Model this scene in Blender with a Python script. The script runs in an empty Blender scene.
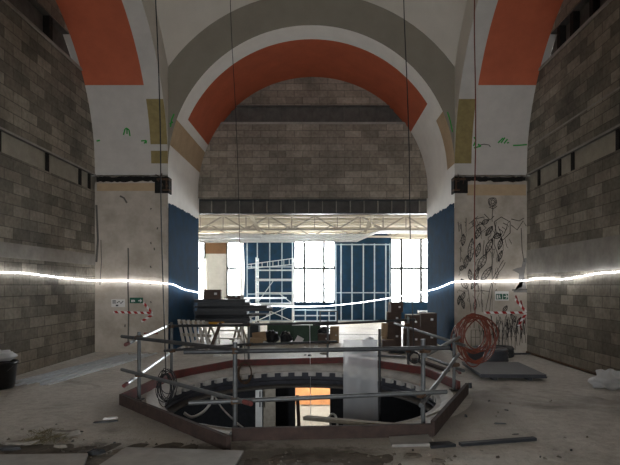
import bpy, math, random
from mathutils import Vector, Matrix
random.seed(7)
C = bpy.context.scene.collection
PI = math.pi
R = math.radians

# ------------------------------------------------------------------ materials
MATS = {}
def nt(name):
    m = bpy.data.materials.new(name); m.use_nodes = True
    MATS[name] = m
    t = m.node_tree
    return m, t, t.nodes['Principled BSDF']

def plain(name, col, rough=.7, metal=0., var=.25, scale=6., bump=0., spec=.4, dirt=None):
    """base colour with two layers of mottling in world space"""
    m, t, b = nt(name)
    g = t.nodes.new('ShaderNodeNewGeometry')
    n = t.nodes.new('ShaderNodeTexNoise'); n.inputs['Scale'].default_value = scale
    n.inputs['Detail'].default_value = 6; n.inputs['Roughness'].default_value = .65
    t.links.new(g.outputs['Position'], n.inputs['Vector'])
    r = t.nodes.new('ShaderNodeValToRGB')
    lo = [c*(1-var) for c in col]; hi = [min(1, c*(1+var*.7)) for c in col]
    if dirt: lo = [l*.55+d*.45 for l, d in zip(lo, dirt)]
    r.color_ramp.elements[0].position = .3; r.color_ramp.elements[1].position = .72
    r.color_ramp.elements[0].color = (*lo, 1); r.color_ramp.elements[1].color = (*hi, 1)
    t.links.new(n.outputs['Fac'], r.inputs['Fac'])
    t.links.new(r.outputs['Color'], b.inputs['Base Color'])
    b.inputs['Roughness'].default_value = rough; b.inputs['Metallic'].default_value = metal
    b.inputs['Specular IOR Level'].default_value = spec
    if bump:
        bp = t.nodes.new('ShaderNodeBump'); bp.inputs['Strength'].default_value = bump
        bp.inputs['Distance'].default_value = .02
        t.links.new(n.outputs['Fac'], bp.inputs['Height']); t.links.new(bp.outputs['Normal'], b.inputs['Normal'])
    return m

def block(name, axis, c1, c2, mortar, stain=.55):
    m, t, b = nt(name)
    g = t.nodes.new('ShaderNodeNewGeometry'); s = t.nodes.new('ShaderNodeSeparateXYZ')
    cb = t.nodes.new('ShaderNodeCombineXYZ')
    t.links.new(g.outputs['Position'], s.inputs[0])
    t.links.new(s.outputs['Y' if axis == 'y' else 'X'], cb.inputs[0]); t.links.new(s.outputs['Z'], cb.inputs[1])
    br = t.nodes.new('ShaderNodeTexBrick')
    br.inputs['Scale'].default_value = 1; br.inputs['Brick Width'].default_value = .5
    br.inputs['Row Height'].default_value = .2; br.inputs['Mortar Size'].default_value = .008
    br.inputs['Mortar Smooth'].default_value = .3; br.inputs['Bias'].default_value = -.1
    br.inputs['Color1'].default_value = (*c1, 1); br.inputs['Color2'].default_value = (*c2, 1)
    br.inputs['Mortar'].default_value = (*mortar, 1)
    # the joints wander a little
    t.links.new(cb.outputs[0], br.inputs['Vector'])
    n = t.nodes.new('ShaderNodeTexNoise'); n.inputs['Scale'].default_value = .9; n.inputs['Detail'].default_value = 7
    n.inputs['Roughness'].default_value = .6
    t.links.new(g.outputs['Position'], n.inputs['Vector'])
    n2 = t.nodes.new('ShaderNodeTexNoise'); n2.inputs['Scale'].default_value = 14; n2.inputs['Detail'].default_value = 6
    t.links.new(g.outputs['Position'], n2.inputs['Vector'])
    r = t.nodes.new('ShaderNodeValToRGB')
    r.color_ramp.elements[0].position = .34; r.color_ramp.elements[1].position = .66
    r.color_ramp.elements[0].color = (stain, stain, stain*.98, 1); r.color_ramp.elements[1].color = (1.12, 1.1, 1.06, 1)
    t.links.new(n.outputs['Fac'], r.inputs['Fac'])
    r2 = t.nodes.new('ShaderNodeValToRGB')
    r2.color_ramp.elements[0].position = .3; r2.color_ramp.elements[1].position = .7
    r2.color_ramp.elements[0].color = (.78, .78, .78, 1); r2.color_ramp.elements[1].color = (1.1, 1.1, 1.1, 1)
    t.links.new(n2.outputs['Fac'], r2.inputs['Fac'])
    mx = t.nodes.new('ShaderNodeMix'); mx.data_type = 'RGBA'; mx.blend_type = 'MULTIPLY'; mx.inputs['Factor'].default_value = 1
    mx2 = t.nodes.new('ShaderNodeMix'); mx2.data_type = 'RGBA'; mx2.blend_type = 'MULTIPLY'; mx2.inputs['Factor'].default_value = 1
    t.links.new(br.outputs['Color'], mx.inputs['A']); t.links.new(r.outputs['Color'], mx.inputs['B'])
    t.links.new(mx.outputs['Result'], mx2.inputs['A']); t.links.new(r2.outputs['Color'], mx2.inputs['B'])
    t.links.new(mx2.outputs['Result'], b.inputs['Base Color'])
    b.inputs['Roughness'].default_value = .9; b.inputs['Specular IOR Level'].default_value = .2
    ad = t.nodes.new('ShaderNodeMath'); ad.operation = 'MULTIPLY_ADD'
    t.links.new(n2.outputs['Fac'], ad.inputs[0]); ad.inputs[1].default_value = .5
    t.links.new(br.outputs['Fac'], ad.inputs[2])
    bp = t.nodes.new('ShaderNodeBump'); bp.inputs['Strength'].default_value = .5; bp.inputs['Distance'].default_value = .012
    bp.invert = True
    t.links.new(ad.outputs[0], bp.inputs['Height']); t.links.new(bp.outputs['Normal'], b.inputs['Normal'])
    return m

def floor_mat(name, lo, mid, hi, dark):
    m, t, b = nt(name)
    g = t.nodes.new('ShaderNodeNewGeometry')
    def noise(sc, det, ro, dist=0):
        n = t.nodes.new('ShaderNodeTexNoise'); n.inputs['Scale'].default_value = sc; n.inputs['Detail'].default_value = det
        n.inputs['Roughness'].default_value = ro; n.inputs['Distortion'].default_value = dist
        t.links.new(g.outputs['Position'], n.inputs['Vector']); return n
    a = noise(.8, 9, .68, .6); c = noise(9, 8, .7); d = noise(.45, 5, .6, 1.2); e = noise(38, 4, .6)
    r = t.nodes.new('ShaderNodeValToRGB'); el = r.color_ramp.elements
    el[0].position = .3; el[0].color = (*lo, 1); el[1].position = .7; el[1].color = (*hi, 1)
    k = el.new(.5); k.color = (*mid, 1)
    mxf = t.nodes.new('ShaderNodeMix'); mxf.inputs['Factor'].default_value = .55
    t.links.new(a.outputs['Fac'], mxf.inputs['A']); t.links.new(c.outputs['Fac'], mxf.inputs['B'])
    t.links.new(mxf.outputs['Result'], r.inputs['Fac'])
    r2 = t.nodes.new('ShaderNodeValToRGB'); r2.color_ramp.elements[0].position = .58; r2.color_ramp.elements[1].position = .7
    t.links.new(d.outputs['Fac'], r2.inputs['Fac'])
    mx = t.nodes.new('ShaderNodeMix'); mx.data_type = 'RGBA'; mx.blend_type = 'MIX'
    t.links.new(r2.outputs['Color'], mx.inputs['Factor']); t.links.new(r.outputs['Color'], mx.inputs['A'])
    mx.inputs['B'].default_value = (*dark, 1)
    r3 = t.nodes.new('ShaderNodeValToRGB'); r3.color_ramp.elements[0].position = .28; r3.color_ramp.elements[1].position = .42
    r3.color_ramp.elements[0].color = (.55, .53, .5, 1)
    t.links.new(e.outputs['Fac'], r3.inputs['Fac'])
    m3 = t.nodes.new('ShaderNodeMix'); m3.data_type = 'RGBA'; m3.blend_type = 'MULTIPLY'; m3.inputs['Factor'].default_value = 1
    t.links.new(mx.outputs['Result'], m3.inputs['A']); t.links.new(r3.outputs['Color'], m3.inputs['B'])
    # trodden dirt: along the near edge of the slab and round the front of the opening
    sp = t.nodes.new('ShaderNodeSeparateXYZ'); t.links.new(g.outputs['Position'], sp.inputs[0])
    def M(op, a_, b_=None, c_=None, clampit=False):
        q = t.nodes.new('ShaderNodeMath'); q.operation = op; q.use_clamp = clampit
        for i_, v_ in enumerate((a_, b_, c_)):
            if v_ is None: continue
            if isinstance(v_, (int, float)): q.inputs[i_].default_value = v_
            else: t.links.new(v_, q.inputs[i_])
        return q.outputs[0]
    wob_ = M('MULTIPLY_ADD', a.outputs['Fac'], 1.5, -.75); wob2 = M('MULTIPLY_ADD', c.outputs['Fac'], .9, -.45)
    ww = M('ADD', wob_, wob2)
    near = M('MULTIPLY', M('SUBTRACT', M('ADD', 5.15, ww), sp.outputs['Y']), 3.0, None, True)
    west = M('MULTIPLY', M('SUBTRACT', M('ADD', .9, M('MULTIPLY', ww, 2.0)), sp.outputs['X']), 1.3, None, True)
    dx_ = M('SUBTRACT', sp.outputs['X'], -.2); dy_ = M('SUBTRACT', sp.outputs['Y'], 7.72)
    rad = M('SQRT', M('ADD', M('MULTIPLY', dx_, dx_), M('MULTIPLY', dy_, dy_)))
    ring = M('MULTIPLY', M('SUBTRACT', M('ADD', 3.1, M('MULTIPLY', ww, .8)), rad), 1.5, None, True)
    ring = M('MULTIPLY', ring, M('MULTIPLY', M('SUBTRACT', 7.6, sp.outputs['Y']), 1.0, None, True))
    ring = M('MULTIPLY', ring, M('GREATER_THAN', rad, 2.45))
    mask = M('MULTIPLY', M('MAXIMUM', M('MULTIPLY', near, west), M('MULTIPLY', ring, .75)), .92)
    dm = t.nodes.new('ShaderNodeMix'); dm.data_type = 'RGBA'
    t.links.new(mask, dm.inputs['Factor']); t.links.new(m3.outputs['Result'], dm.inputs['A']); dm.inputs['B'].default_value = (.088, .074, .057, 1)
    t.links.new(dm.outputs['Result'], b.inputs['Base Color'])
    b.inputs['Specular IOR Level'].default_value = .5
    rr = t.nodes.new('ShaderNodeMapRange'); rr.inputs['To Min'].default_value = .38; rr.inputs['To Max'].default_value = .75
    t.links.new(a.outputs['Fac'], rr.inputs['Value']); t.links.new(rr.outputs['Result'], b.inputs['Roughness'])
    bp = t.nodes.new('ShaderNodeBump'); bp.inputs['Strength'].default_value = 1.0; bp.inputs['Distance'].default_value = .035
    hs = t.nodes.new('ShaderNodeMath'); hs.operation = 'MULTIPLY_ADD'; t.links.new(e.outputs['Fac'], hs.inputs[0]); hs.inputs[1].default_value = .35; t.links.new(c.outputs['Fac'], hs.inputs[2])
    t.links.new(hs.outputs[0], bp.inputs['Height']); t.links.new(bp.outputs['Normal'], b.inputs['Normal'])
    return m

def emit(name, col, st):
    m, t, b = nt(name)
    b.inputs['Base Color'].default_value = (*col, 1)
    b.inputs['Emission Color'].default_value = (*col, 1); b.inputs['Emission Strength'].default_value = st
    return m

def sheer(name, col, clear, rough=.35, tl_mix=.5):
    """thin milky plastic: part clear, part diffusing"""
    m, t, b = nt(name)
    out = t.nodes['Material Output']
    tr = t.nodes.new('ShaderNodeBsdfTransparent'); tl = t.nodes.new('ShaderNodeBsdfTranslucent')
    tl.inputs['Color'].default_value = (*col, 1)
    b.inputs['Base Color'].default_value = (*col, 1); b.inputs['Roughness'].default_value = rough
    a = t.nodes.new('ShaderNodeMixShader'); a.inputs[0].default_value = tl_mix
    t.links.new(b.outputs[0], a.inputs[1]); t.links.new(tl.outputs[0], a.inputs[2])
    x = t.nodes.new('ShaderNodeMixShader'); x.inputs[0].default_value = 1-clear
    t.links.new(tr.outputs[0], x.inputs[1]); t.links.new(a.outputs[0], x.inputs[2])
    t.links.new(x.outputs[0], out.inputs['Surface'])
    return m

block('block_side', 'y', (.42, .38, .32), (.18, .165, .143), (.17, .153, .133))
block('block_back', 'x', (.40, .352, .30), (.24, .212, .18), (.18, .16, .138), .7)
plain('plaster_pier', (.50, .45, .39), .85, var=.2, scale=2.2, bump=.3, dirt=(.3, .24, .17))
plain('white_paint_lit', (.90, .88, .84), .75, var=.06, scale=2.5)  # arch white made lighter for the stronger light on the back arch
plain('white_paint', (.58, .55, .51), .75, var=.1, scale=2.5, bump=.1)  # same arch white kept darker for the dimmer light on the side arches
plain('grey_render', (.27, .24, .195), .9, var=.1, scale=2.0)
plain('vault_plaster', (.66, .61, .54), .9, var=.08, scale=1.2)
plain('red_paint', (.52, .125, .058), .6, var=.14, scale=2.0)
plain('beige_primer', (.50, .37, .235), .85, var=.13, scale=4)
plain('ochre_primer', (.30, .235, .10), .85, var=.2, scale=7)
plain('blue_board', (.014, .041, .082), .85, var=.5, scale=3.4, dirt=(.04, .07, .10), spec=.04)
plain('blue_dark', (.022, .052, .10), .55, var=.45, scale=3, dirt=(.03, .04, .06))
plain('concrete_light', (.40, .365, .30), .9, var=.2, scale=4, bump=.2)
plain('concrete_band', (.36, .335, .30), .9, var=.25, scale=3, bump=.2)
plain('concrete_dark', (.125, .115, .105), .9, var=.3, scale=4)
plain('bare_grey', (.22, .21, .20), .9, var=.2)
plain('void_dark', (.018, .016, .014), .95, var=.4, scale=9)
floor_mat('dusty_concrete', (.22, .195, .16), (.43, .395, .345), (.60, .565, .51), (.20, .175, .145))
plain('dirt', (.11, .092, .072), .95, var=.55, scale=9, bump=.8)
plain('red_wood', (.13, .028, .025), .75, var=.5, scale=8, dirt=(.12, .08, .07))
plain('brown_wood', (.05, .032, .027), .85, var=.6, scale=9, dirt=(.06, .045, .04), spec=.2)
plain('pale_wood', (.36, .32, .26), .85, var=.25, scale=7)
plain('galv', (.125, .13, .132), .5, .5, var=.25, scale=11)
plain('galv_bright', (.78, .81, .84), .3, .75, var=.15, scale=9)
plain('galv_dark', (.055, .057, .06), .5, .4, var=.35, scale=15)
plain('rust', (.10, .058, .035), .85, .2, var=.5, scale=14)
plain('black_rubber', (.015, .015, .017), .6, var=.3)
plain('black_board', (.022, .024, .028), .5, var=.4, scale=7)
plain('bag_black', (.014, .015, .017), .35, var=.3)
plain('aluminium', (.62, .66, .68), .4, .5, var=.12)
plain('stud_steel', (.42, .50, .56), .45, .5, var=.2)
plain('truss_paint', (.36, .33, .28), .7, var=.2)
plain('cream_paint', (.62, .57, .47), .8, var=.14, scale=3)
plain('orange_plastic', (.16, .036, .018), .5, var=.3, scale=9)
plain('cardboard', (.082, .054, .042), .8, var=.22, scale=5)
plain('cardboard_pale', (.34, .235, .14), .85, var=.2, scale=5)
plain('tape_white', (.7, .69, .67), .6, var=.08)
plain('tape_red', (.36, .018, .018), .6, var=.2)
plain('crate_green', (.035, .075, .042), .6, var=.25)
plain('crate_rim', (.5, .54, .5), .5, var=.15)
plain('sign_green', (.012, .10, .06), .6, var=.1)
plain('ink', (.055, .048, .045), .8, var=.3)
plain('ink_red', (.20, .03, .028), .8, var=.3)
plain('spray_green', (.03, .32, .045), .7, var=.3)
plain('rust_stain', (.4, .14, .03), .8)
plain('grey_board', (.04, .042, .05), .4, var=.3, scale=5)
plain('oculus_white', (.50, .48, .45), .8, var=.3, scale=5)
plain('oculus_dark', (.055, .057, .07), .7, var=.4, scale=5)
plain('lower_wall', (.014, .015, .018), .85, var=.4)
plain('plywood', (.56, .27, .12), .7, var=.2, scale=3)
plain('white_board', (.62, .62, .60), .6, var=.1)
plain('brown_board', (.19, .105, .055), .8, var=.15)
plain('yellow_level', (.62, .30, .02), .5, var=.1)
plain('straw', (.15, .125, .065), .9, var=.4, scale=20)
plain('rubble', (.24, .215, .185), .95, var=.35, scale=16)
plain('wet_board', (.27, .255, .235), .6, var=.3, scale=4)
sheer('milky_sheet', (.85, .87, .90), .6, .3, .1)
sheer('plastic_bag', (.86, .87, .88), .22)
sheer('dust_sheet', (.82, .79, .72), .25, .6)
emit('led', (.95, .97, 1.0), 5.5)
emit('corridor_lamp', (1, .93, .8), 10)
# thin window glass
m, t, b = nt('window_glass')
tr = t.nodes.new('ShaderNodeBsdfTransparent'); gl = t.nodes.new('ShaderNodeBsdfGlossy'); gl.inputs['Roughness'].default_value = .05
x = t.nodes.new('ShaderNodeMixShader'); x.inputs[0].default_value = .06
t.links.new(tr.outputs[0], x.inputs[1]); t.links.new(gl.outputs[0], x.inputs[2])
t.links.new(x.outputs[0], t.nodes['Material Output'].inputs['Surface'])

# ------------------------------------------------------------------ mesh helper
class MB:
    def __init__(s): s.v = []; s.f = []; s.m = []; s.sm = []
    def face(s, pts, m=0, smooth=False):
        i = len(s.v); s.v += [Vector(p) for p in pts]; s.f.append(list(range(i, i+len(pts)))); s.m.append(m); s.sm.append(smooth)
    def raw(s, vs, fs, m=0, smooth=False):
        i = len(s.v); s.v += [Vector(p) for p in vs]
        for f in fs: s.f.append([k+i for k in f]); s.m.append(m); s.sm.append(smooth)
    def box(s, lo, hi, m=0, rot=None, piv=None, bev=0):
        x0, y0, z0 = lo; x1, y1, z1 = hi
        vs = [(x0,y0,z0),(x1,y0,z0),(x1,y1,z0),(x0,y1,z0),(x0,y0,z1),(x1,y0,z1),(x1,y1,z1),(x0,y1,z1)]
        fs = [(0,3,2,1),(4,5,6,7),(0,1,5,4),(1,2,6,5),(2,3,7,6),(3,0,4,7)]
        vs = [Vector(p) for p in vs]
        if rot is not None:
            p = Vector(piv) if piv is not None else Vector(((x0+x1)/2, (y0+y1)/2, z0))
            vs = [rot @ (q-p) + p for q in vs]
        s.raw(vs, fs, m)
        return s
    def beam(s, a, b, w, h, m=0):
        """rectangular bar from a to b, width w sideways and h upward"""
        a = Vector(a); b = Vector(b); d = (b-a).normalized()
        side = d.cross(Vector((0,0,1)))
        if side.length < .01: side = Vector((1,0,0))
        side.normalize(); up = side.cross(d).normalized()
        vs = []
        for p in (a, b):
            for u, v in ((-1,-1),(1,-1),(1,1),(-1,1)): vs.append(p + side*u*w/2 + up*v*h/2)
        s.raw(vs, [(0,1,2,3),(7,6,5,4),(0,4,5,1),(1,5,6,2),(2,6,7,3),(3,7,4,0)], m)
        return s
    def tube(s, pts, r, n=8, m=0, closed=False, cap=True):
        pts = [Vector(p) for p in pts]; k = len(pts)
        if k < 2: return s
        tan = []
        for i in range(k):
            if closed: d = pts[(i+1) % k]-pts[i-1]
            else: d = pts[min(i+1, k-1)]-pts[max(i-1, 0)]
            tan.append(d.normalized() if d.length > 1e-9 else Vector((0,0,1)))
        ref = Vector((0,0,1)) if abs(tan[0].z) < .9 else Vector((1,0,0))
        u = tan[0].cross(ref).normalized()
        vs = []
        for i in range(k):
            u = (u - tan[i]*u.dot(tan[i]))
            if u.length < 1e-6: u = tan[i].orthogonal()
            u.normalize(); w = tan[i].cross(u)
            rr = r[i] if isinstance(r, (list, tuple)) else r
            for j in range(n):
                a = 2*PI*j/n; vs.append(pts[i] + (u*math.cos(a)+w*math.sin(a))*rr)
        fs = []
        for i in range(k if closed else k-1):
            i2 = (i+1) % k
            for j in range(n): fs.append((i*n+j, i*n+(j+1) % n, i2*n+(j+1) % n, i2*n+j))
        s.raw(vs, fs, m, True)
        if cap and not closed:
            s.raw(vs[:n], [tuple(reversed(range(n)))], m); s.raw(vs[-n:], [tuple(range(n))], m)
        return s
    def lathe(s, prof, cx, cy, n=72, m=0, smooth=False, z0=0):
        vs = [(cx+r*math.cos(2*PI*i/n), cy+r*math.sin(2*PI*i/n), z+z0) for r, z in prof for i in range(n)]
        fs = []
        for k in range(len(prof)-1):
            for i in range(n): fs.append((k*n+i, k*n+(i+1) % n, (k+1)*n+(i+1) % n, (k+1)*n+i))
        s.raw(vs, fs, m, smooth); return s
    def build(s, name, mats, parent=None, origin=None):
        if isinstance(mats, str): mats = [mats]
        if parent is not None:
            o0 = Vector((0,0,0)); p = parent
            while p is not None: o0 += p.location; p = p.parent
        elif origin is not None: o0 = Vector(origin)
        else:
            xs = [p.x for p in s.v]; ys = [p.y for p in s.v]; zs = [p.z for p in s.v]
            o0 = Vector(((min(xs)+max(xs))/2, (min(ys)+max(ys))/2, min(zs)))
        me = bpy.data.meshes.new(name)
        me.from_pydata([p-o0 for p in s.v], [], s.f)
        for q in mats: me.materials.append(MATS[q])
        me.polygons.foreach_set('material_index', s.m); me.polygons.foreach_set('use_smooth', s.sm)
        me.update()
        o = bpy.data.objects.new(name, me); C.objects.link(o)
        if parent is not None: o.parent = parent
        else: o.location = o0
        return o

def tag(o, label, cat, group=None, kind=None):
    if label: o['label'] = label
    if cat: o['category'] = cat
    if group: o['group'] = group
    if kind: o['kind'] = kind
    return o
def thing(name, loc, label, cat, group=None):
    o = bpy.data.objects.new(name, None); C.objects.link(o); o.location = loc; o.empty_display_size = .2
    return tag(o, label, cat, group)
def struct(mb, name, mats, label=None, parent=None):
    o = mb.build(name, mats, parent, origin=(0,0,0) if parent is None else None)
    if parent is None: o['kind'] = 'structure'
    if label: o['label'] = label
    if parent is None: o['category'] = name.split('_')[0]
    return o
def rz(a): return Matrix.Rotation(a, 3, 'Z')
def rx(a): return Matrix.Rotation(a, 3, 'X')
def ry(a): return Matrix.Rotation(a, 3, 'Y')
def smooth_path(pts, n=8):
    pts = [Vector(p) for p in pts]; out = []
    for i in range(len(pts)-1):
        p0 = pts[max(i-1, 0)]; p1 = pts[i]; p2 = pts[i+1]; p3 = pts[min(i+2, len(pts)-1)]
        for k in range(n):
            t = k/n
            out.append(.5*((2*p1)+(p2-p0)*t+(2*p0-5*p1+4*p2-p3)*t*t+(3*p1-p0-3*p2+p3)*t**3))
    out.append(pts[-1]); return out

# surveyed from the photograph: eye 1.6 m above the slab, lens of 500 px, horizon row 285, centre column 319.5
def at(px, py, d): return Vector(((px-319.5)*d/500, d, 1.6+(285-py)*d/500))
def on_floor(px, py): return at(px, py, 800/(py-285))

# ------------------------------------------------------------------ the bay
CX, CY, H = -.195, 8.51, 3.42
XL, XR, YB, YF = CX-H, CX+H, CY+H, CY-H
ZC = 4.38
WL, WR = -5.36, 4.95                 # block infill walls
BW = 14.9                            # block wall closing the back arch
RO = 4.18                            # ring arc of the vault

# floor with the round opening
OX, OY, ORAD = -.28, 7.72, 2.25
mb = MB()
x0, x1, y0, y1 = -9, 9, -4, 22.6
angs = sorted(set([2*PI*i/96 for i in range(96)] + [math.atan2(yy-OY, xx-OX) % (2*PI) for xx in (x0, x1) for yy in (y0, y1)]))
def edge(a):
    c, s = math.cos(a), math.sin(a); ts = []
    if c > 1e-9: ts.append((x1-OX)/c)
    if c < -1e-9: ts.append((x0-OX)/c)
    if s > 1e-9: ts.append((y1-OY)/s)
    if s < -1e-9: ts.append((y0-OY)/s)
    tt = min(ts); return (OX+c*tt, OY+s*tt, 0)
inn = [(OX+ORAD*math.cos(a), OY+ORAD*math.sin(a), 0) for a in angs]; out = [edge(a) for a in angs]
n = len(angs)
mb.raw(inn+out, [(i, n+i, n+(i+1) % n, (i+1) % n) for i in range(n)])
struct(mb, 'floor', 'dusty_concrete')

# ring moulding of the opening: pale crown with dentils, dark drum under it
mb = MB()
mb.lathe([(2.27,.008),(2.23,.0),(2.18,-.02),(2.13,-.055),(2.10,-.08),(2.03,-.085),(2.03,-.105),(2.1,-.105)], OX, OY, 96, 0)
for i in range(48):
    a = 2*PI*(i+.5)/48; ca, sa = math.cos(a), math.sin(a)
    vs = []
    for zz in (-.175, -.104):
        for rr, aa in ((2.03, -.034), (2.03, .034), (2.11, .034), (2.11, -.034)):
            vs.append((OX+rr*math.cos(a+aa), OY+rr*math.sin(a+aa), zz))
    mb.raw(vs, [(0,1,2,3),(7,6,5,4),(0,4,5,1),(1,5,6,2),(2,6,7,3),(3,7,4,0)], 0)
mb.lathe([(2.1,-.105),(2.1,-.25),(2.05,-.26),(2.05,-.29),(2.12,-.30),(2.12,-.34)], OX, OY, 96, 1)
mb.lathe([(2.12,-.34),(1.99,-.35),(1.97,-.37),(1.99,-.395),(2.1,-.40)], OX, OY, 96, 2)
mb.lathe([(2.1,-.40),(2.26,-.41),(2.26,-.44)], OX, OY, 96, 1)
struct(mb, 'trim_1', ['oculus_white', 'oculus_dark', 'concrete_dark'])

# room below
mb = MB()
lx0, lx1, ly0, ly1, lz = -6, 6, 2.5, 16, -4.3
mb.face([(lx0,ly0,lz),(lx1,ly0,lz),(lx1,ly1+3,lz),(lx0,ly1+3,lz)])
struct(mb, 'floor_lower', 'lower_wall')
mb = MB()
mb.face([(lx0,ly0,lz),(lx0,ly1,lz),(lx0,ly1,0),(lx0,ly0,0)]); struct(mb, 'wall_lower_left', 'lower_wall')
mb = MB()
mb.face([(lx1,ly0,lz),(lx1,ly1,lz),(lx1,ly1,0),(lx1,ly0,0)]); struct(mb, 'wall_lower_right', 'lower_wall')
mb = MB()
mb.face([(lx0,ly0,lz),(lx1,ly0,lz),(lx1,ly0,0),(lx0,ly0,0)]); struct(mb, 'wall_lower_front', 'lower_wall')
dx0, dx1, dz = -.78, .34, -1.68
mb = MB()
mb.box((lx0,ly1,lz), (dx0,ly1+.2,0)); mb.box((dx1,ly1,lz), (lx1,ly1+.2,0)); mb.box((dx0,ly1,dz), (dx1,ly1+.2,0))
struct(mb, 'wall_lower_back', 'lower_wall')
mb = MB()
mb.box((dx0-1.2,ly1+2.4,lz), (dx1+1.2,ly1+2.5,-.9)); mb.box((dx0-1.3,ly1+.2,lz), (dx0-1.2,ly1+2.5,-.9)); mb.box((dx1+1.2,ly1+.2,lz), (dx1+1.3,ly1+2.5,-.9))
mb.box((dx0-1.3,ly1+.2,-.9), (dx1+1.3,ly1+2.5,-.8)); mb.box((dx0-1.2,ly1+.21,lz), (dx1+1.2,ly1+2.4,lz+.02))
struct(mb, 'wall_corridor', 'white_board')
mb = MB(); mb.box((dx0-1.19,ly1+2.34,-2.79), (dx1+1.19,ly1+2.38,-1.1))
tag(mb.build('plywood_panel', 'plywood'), 'orange lit plywood panel seen through the top of the doorway below', 'panel')
mb = MB(); mb.beam((dx0+.08,ly1-.12,-1.9), (dx0+.2,ly1-.25,lz+.02), .07, .09)
tag(mb.build('timber_prop', 'brown_wood'), 'brown timber prop leaning beside the lit doorway below', 'timber')
lamp = thing('corridor_light', (-.2, ly1+1.2, -1.0), 'bright lamp on the ceiling of the lit room below', 'lamp')
mb = MB(); mb.box((-.5,ly1+1.0,-.98), (.1,ly1+1.4,-.905)); mb.build('housing', 'white_board', lamp)
mb = MB(); mb.box((-.47,ly1+1.03,-1.0), (.07,ly1+1.37,-.982)); mb.build('tube', 'corridor_lamp', lamp)

# vault
mb = MB(); N = 28
RS = math.sqrt(RO*RO+H*H)
vs = []
for j in range(N+1):
    for i in range(N+1):
        u = -H+2*H*i/N; w = -H+2*H*j/N
        vs.append((CX+u, CY+w, 4.4+math.sqrt(max(.01, RS*RS-u*u-w*w))))
mb.raw(vs, [(j*(N+1)+i, j*(N+1)+i+1, (j+1)*(N+1)+i+1, (j+1)*(N+1)+i) for j in range(N) for i in range(N)], 0, True)
struct(mb, 'ceiling', 'vault_plaster')

# flat faces between each arch and the vault
def spandrel(name, fn, mat):
    mb = MB(); K = 64
    for k in range(K):
        ps = []
        for q in (k, k+1):
            a = PI*q/K; tt = -H*math.cos(a)
            ps.append((tt, ZC+H*math.sin(a), 4.4+math.sqrt(RO*RO-tt*tt)))
        (t0, l0, u0), (t1, l1, u1) = ps
        mb.face([fn(t0,l0), fn(t1,l1), fn(t1,u1), fn(t0,u0)])
    struct(mb, name, mat)
spandrel('wall_arch_back', lambda t, z: (CX+t, YB, z), 'grey_render')
spandrel('wall_arch_left', lambda t, z: (XL, CY+t, z), 'vault_plaster')
spandrel('wall_arch_right', lambda t, z: (XR, CY+t, z), 'vault_plaster')
spandrel('wall_arch_front', lambda t, z: (CX+t, YF, z), 'grey_render')

def barrel(name, fn, depths, mats, pick, zbot):
    """half-round soffit on fn(along, depth, z) with stilts down to zbot; pick(degrees, depth) -> material"""
    mb = MB()
    ang = sorted(set([i*3.0 for i in range(61)] + [2, 7, 9.5, 20, 23.5, 26.5, 31.5, 148.5, 156, 160, 170.5]))
    for k in range(len(ang)-1):
        a0, a1 = R(ang[k]), R(ang[k+1]); am = (ang[k]+ang[k+1])/2
        for q in range(len(depths)-1):
            d0, d1 = depths[q], depths[q+1]
            mb.face([fn(H*math.cos(a0), d0, ZC+H*math.sin(a0)), fn(H*math.cos(a1), d0, ZC+H*math.sin(a1)),
                     fn(H*math.cos(a1), d1, ZC+H*math.sin(a1)), fn(H*math.cos(a0), d1, ZC+H*math.sin(a0))], pick(am, (d0+d1)/2), False)
    for sgn in (-1, 1):
        for q in range(len(depths)-1):
            d0, d1 = depths[q], depths[q+1]
            mb.face([fn(sgn*H, d0, zbot), fn(sgn*H, d1, zbot), fn(sgn*H, d1, ZC), fn(sgn*H, d0, ZC)], pick(0 if sgn > 0 else 180, (d0+d1)/2))
    return struct(mb, name, mats)
MS = ['white_paint', 'red_paint', 'beige_primer', 'ochre_primer', 'white_paint_lit']
def pick_back(a, d):
    if 160 < a < 170.5: return 2
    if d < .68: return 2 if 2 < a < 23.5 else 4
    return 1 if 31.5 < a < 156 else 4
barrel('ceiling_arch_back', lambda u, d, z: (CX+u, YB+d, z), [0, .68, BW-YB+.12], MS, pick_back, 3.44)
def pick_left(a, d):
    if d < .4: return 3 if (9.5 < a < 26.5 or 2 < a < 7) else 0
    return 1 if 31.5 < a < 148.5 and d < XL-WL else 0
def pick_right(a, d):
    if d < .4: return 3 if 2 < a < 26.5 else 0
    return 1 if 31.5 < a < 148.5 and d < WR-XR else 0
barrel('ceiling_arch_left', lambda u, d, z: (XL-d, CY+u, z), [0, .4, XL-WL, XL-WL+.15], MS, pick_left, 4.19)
barrel('ceiling_arch_right', lambda u, d, z: (XR+d, CY+u, z), [0, .4, WR-XR, WR-XR+.15], MS, pick_right, 4.19)

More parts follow.
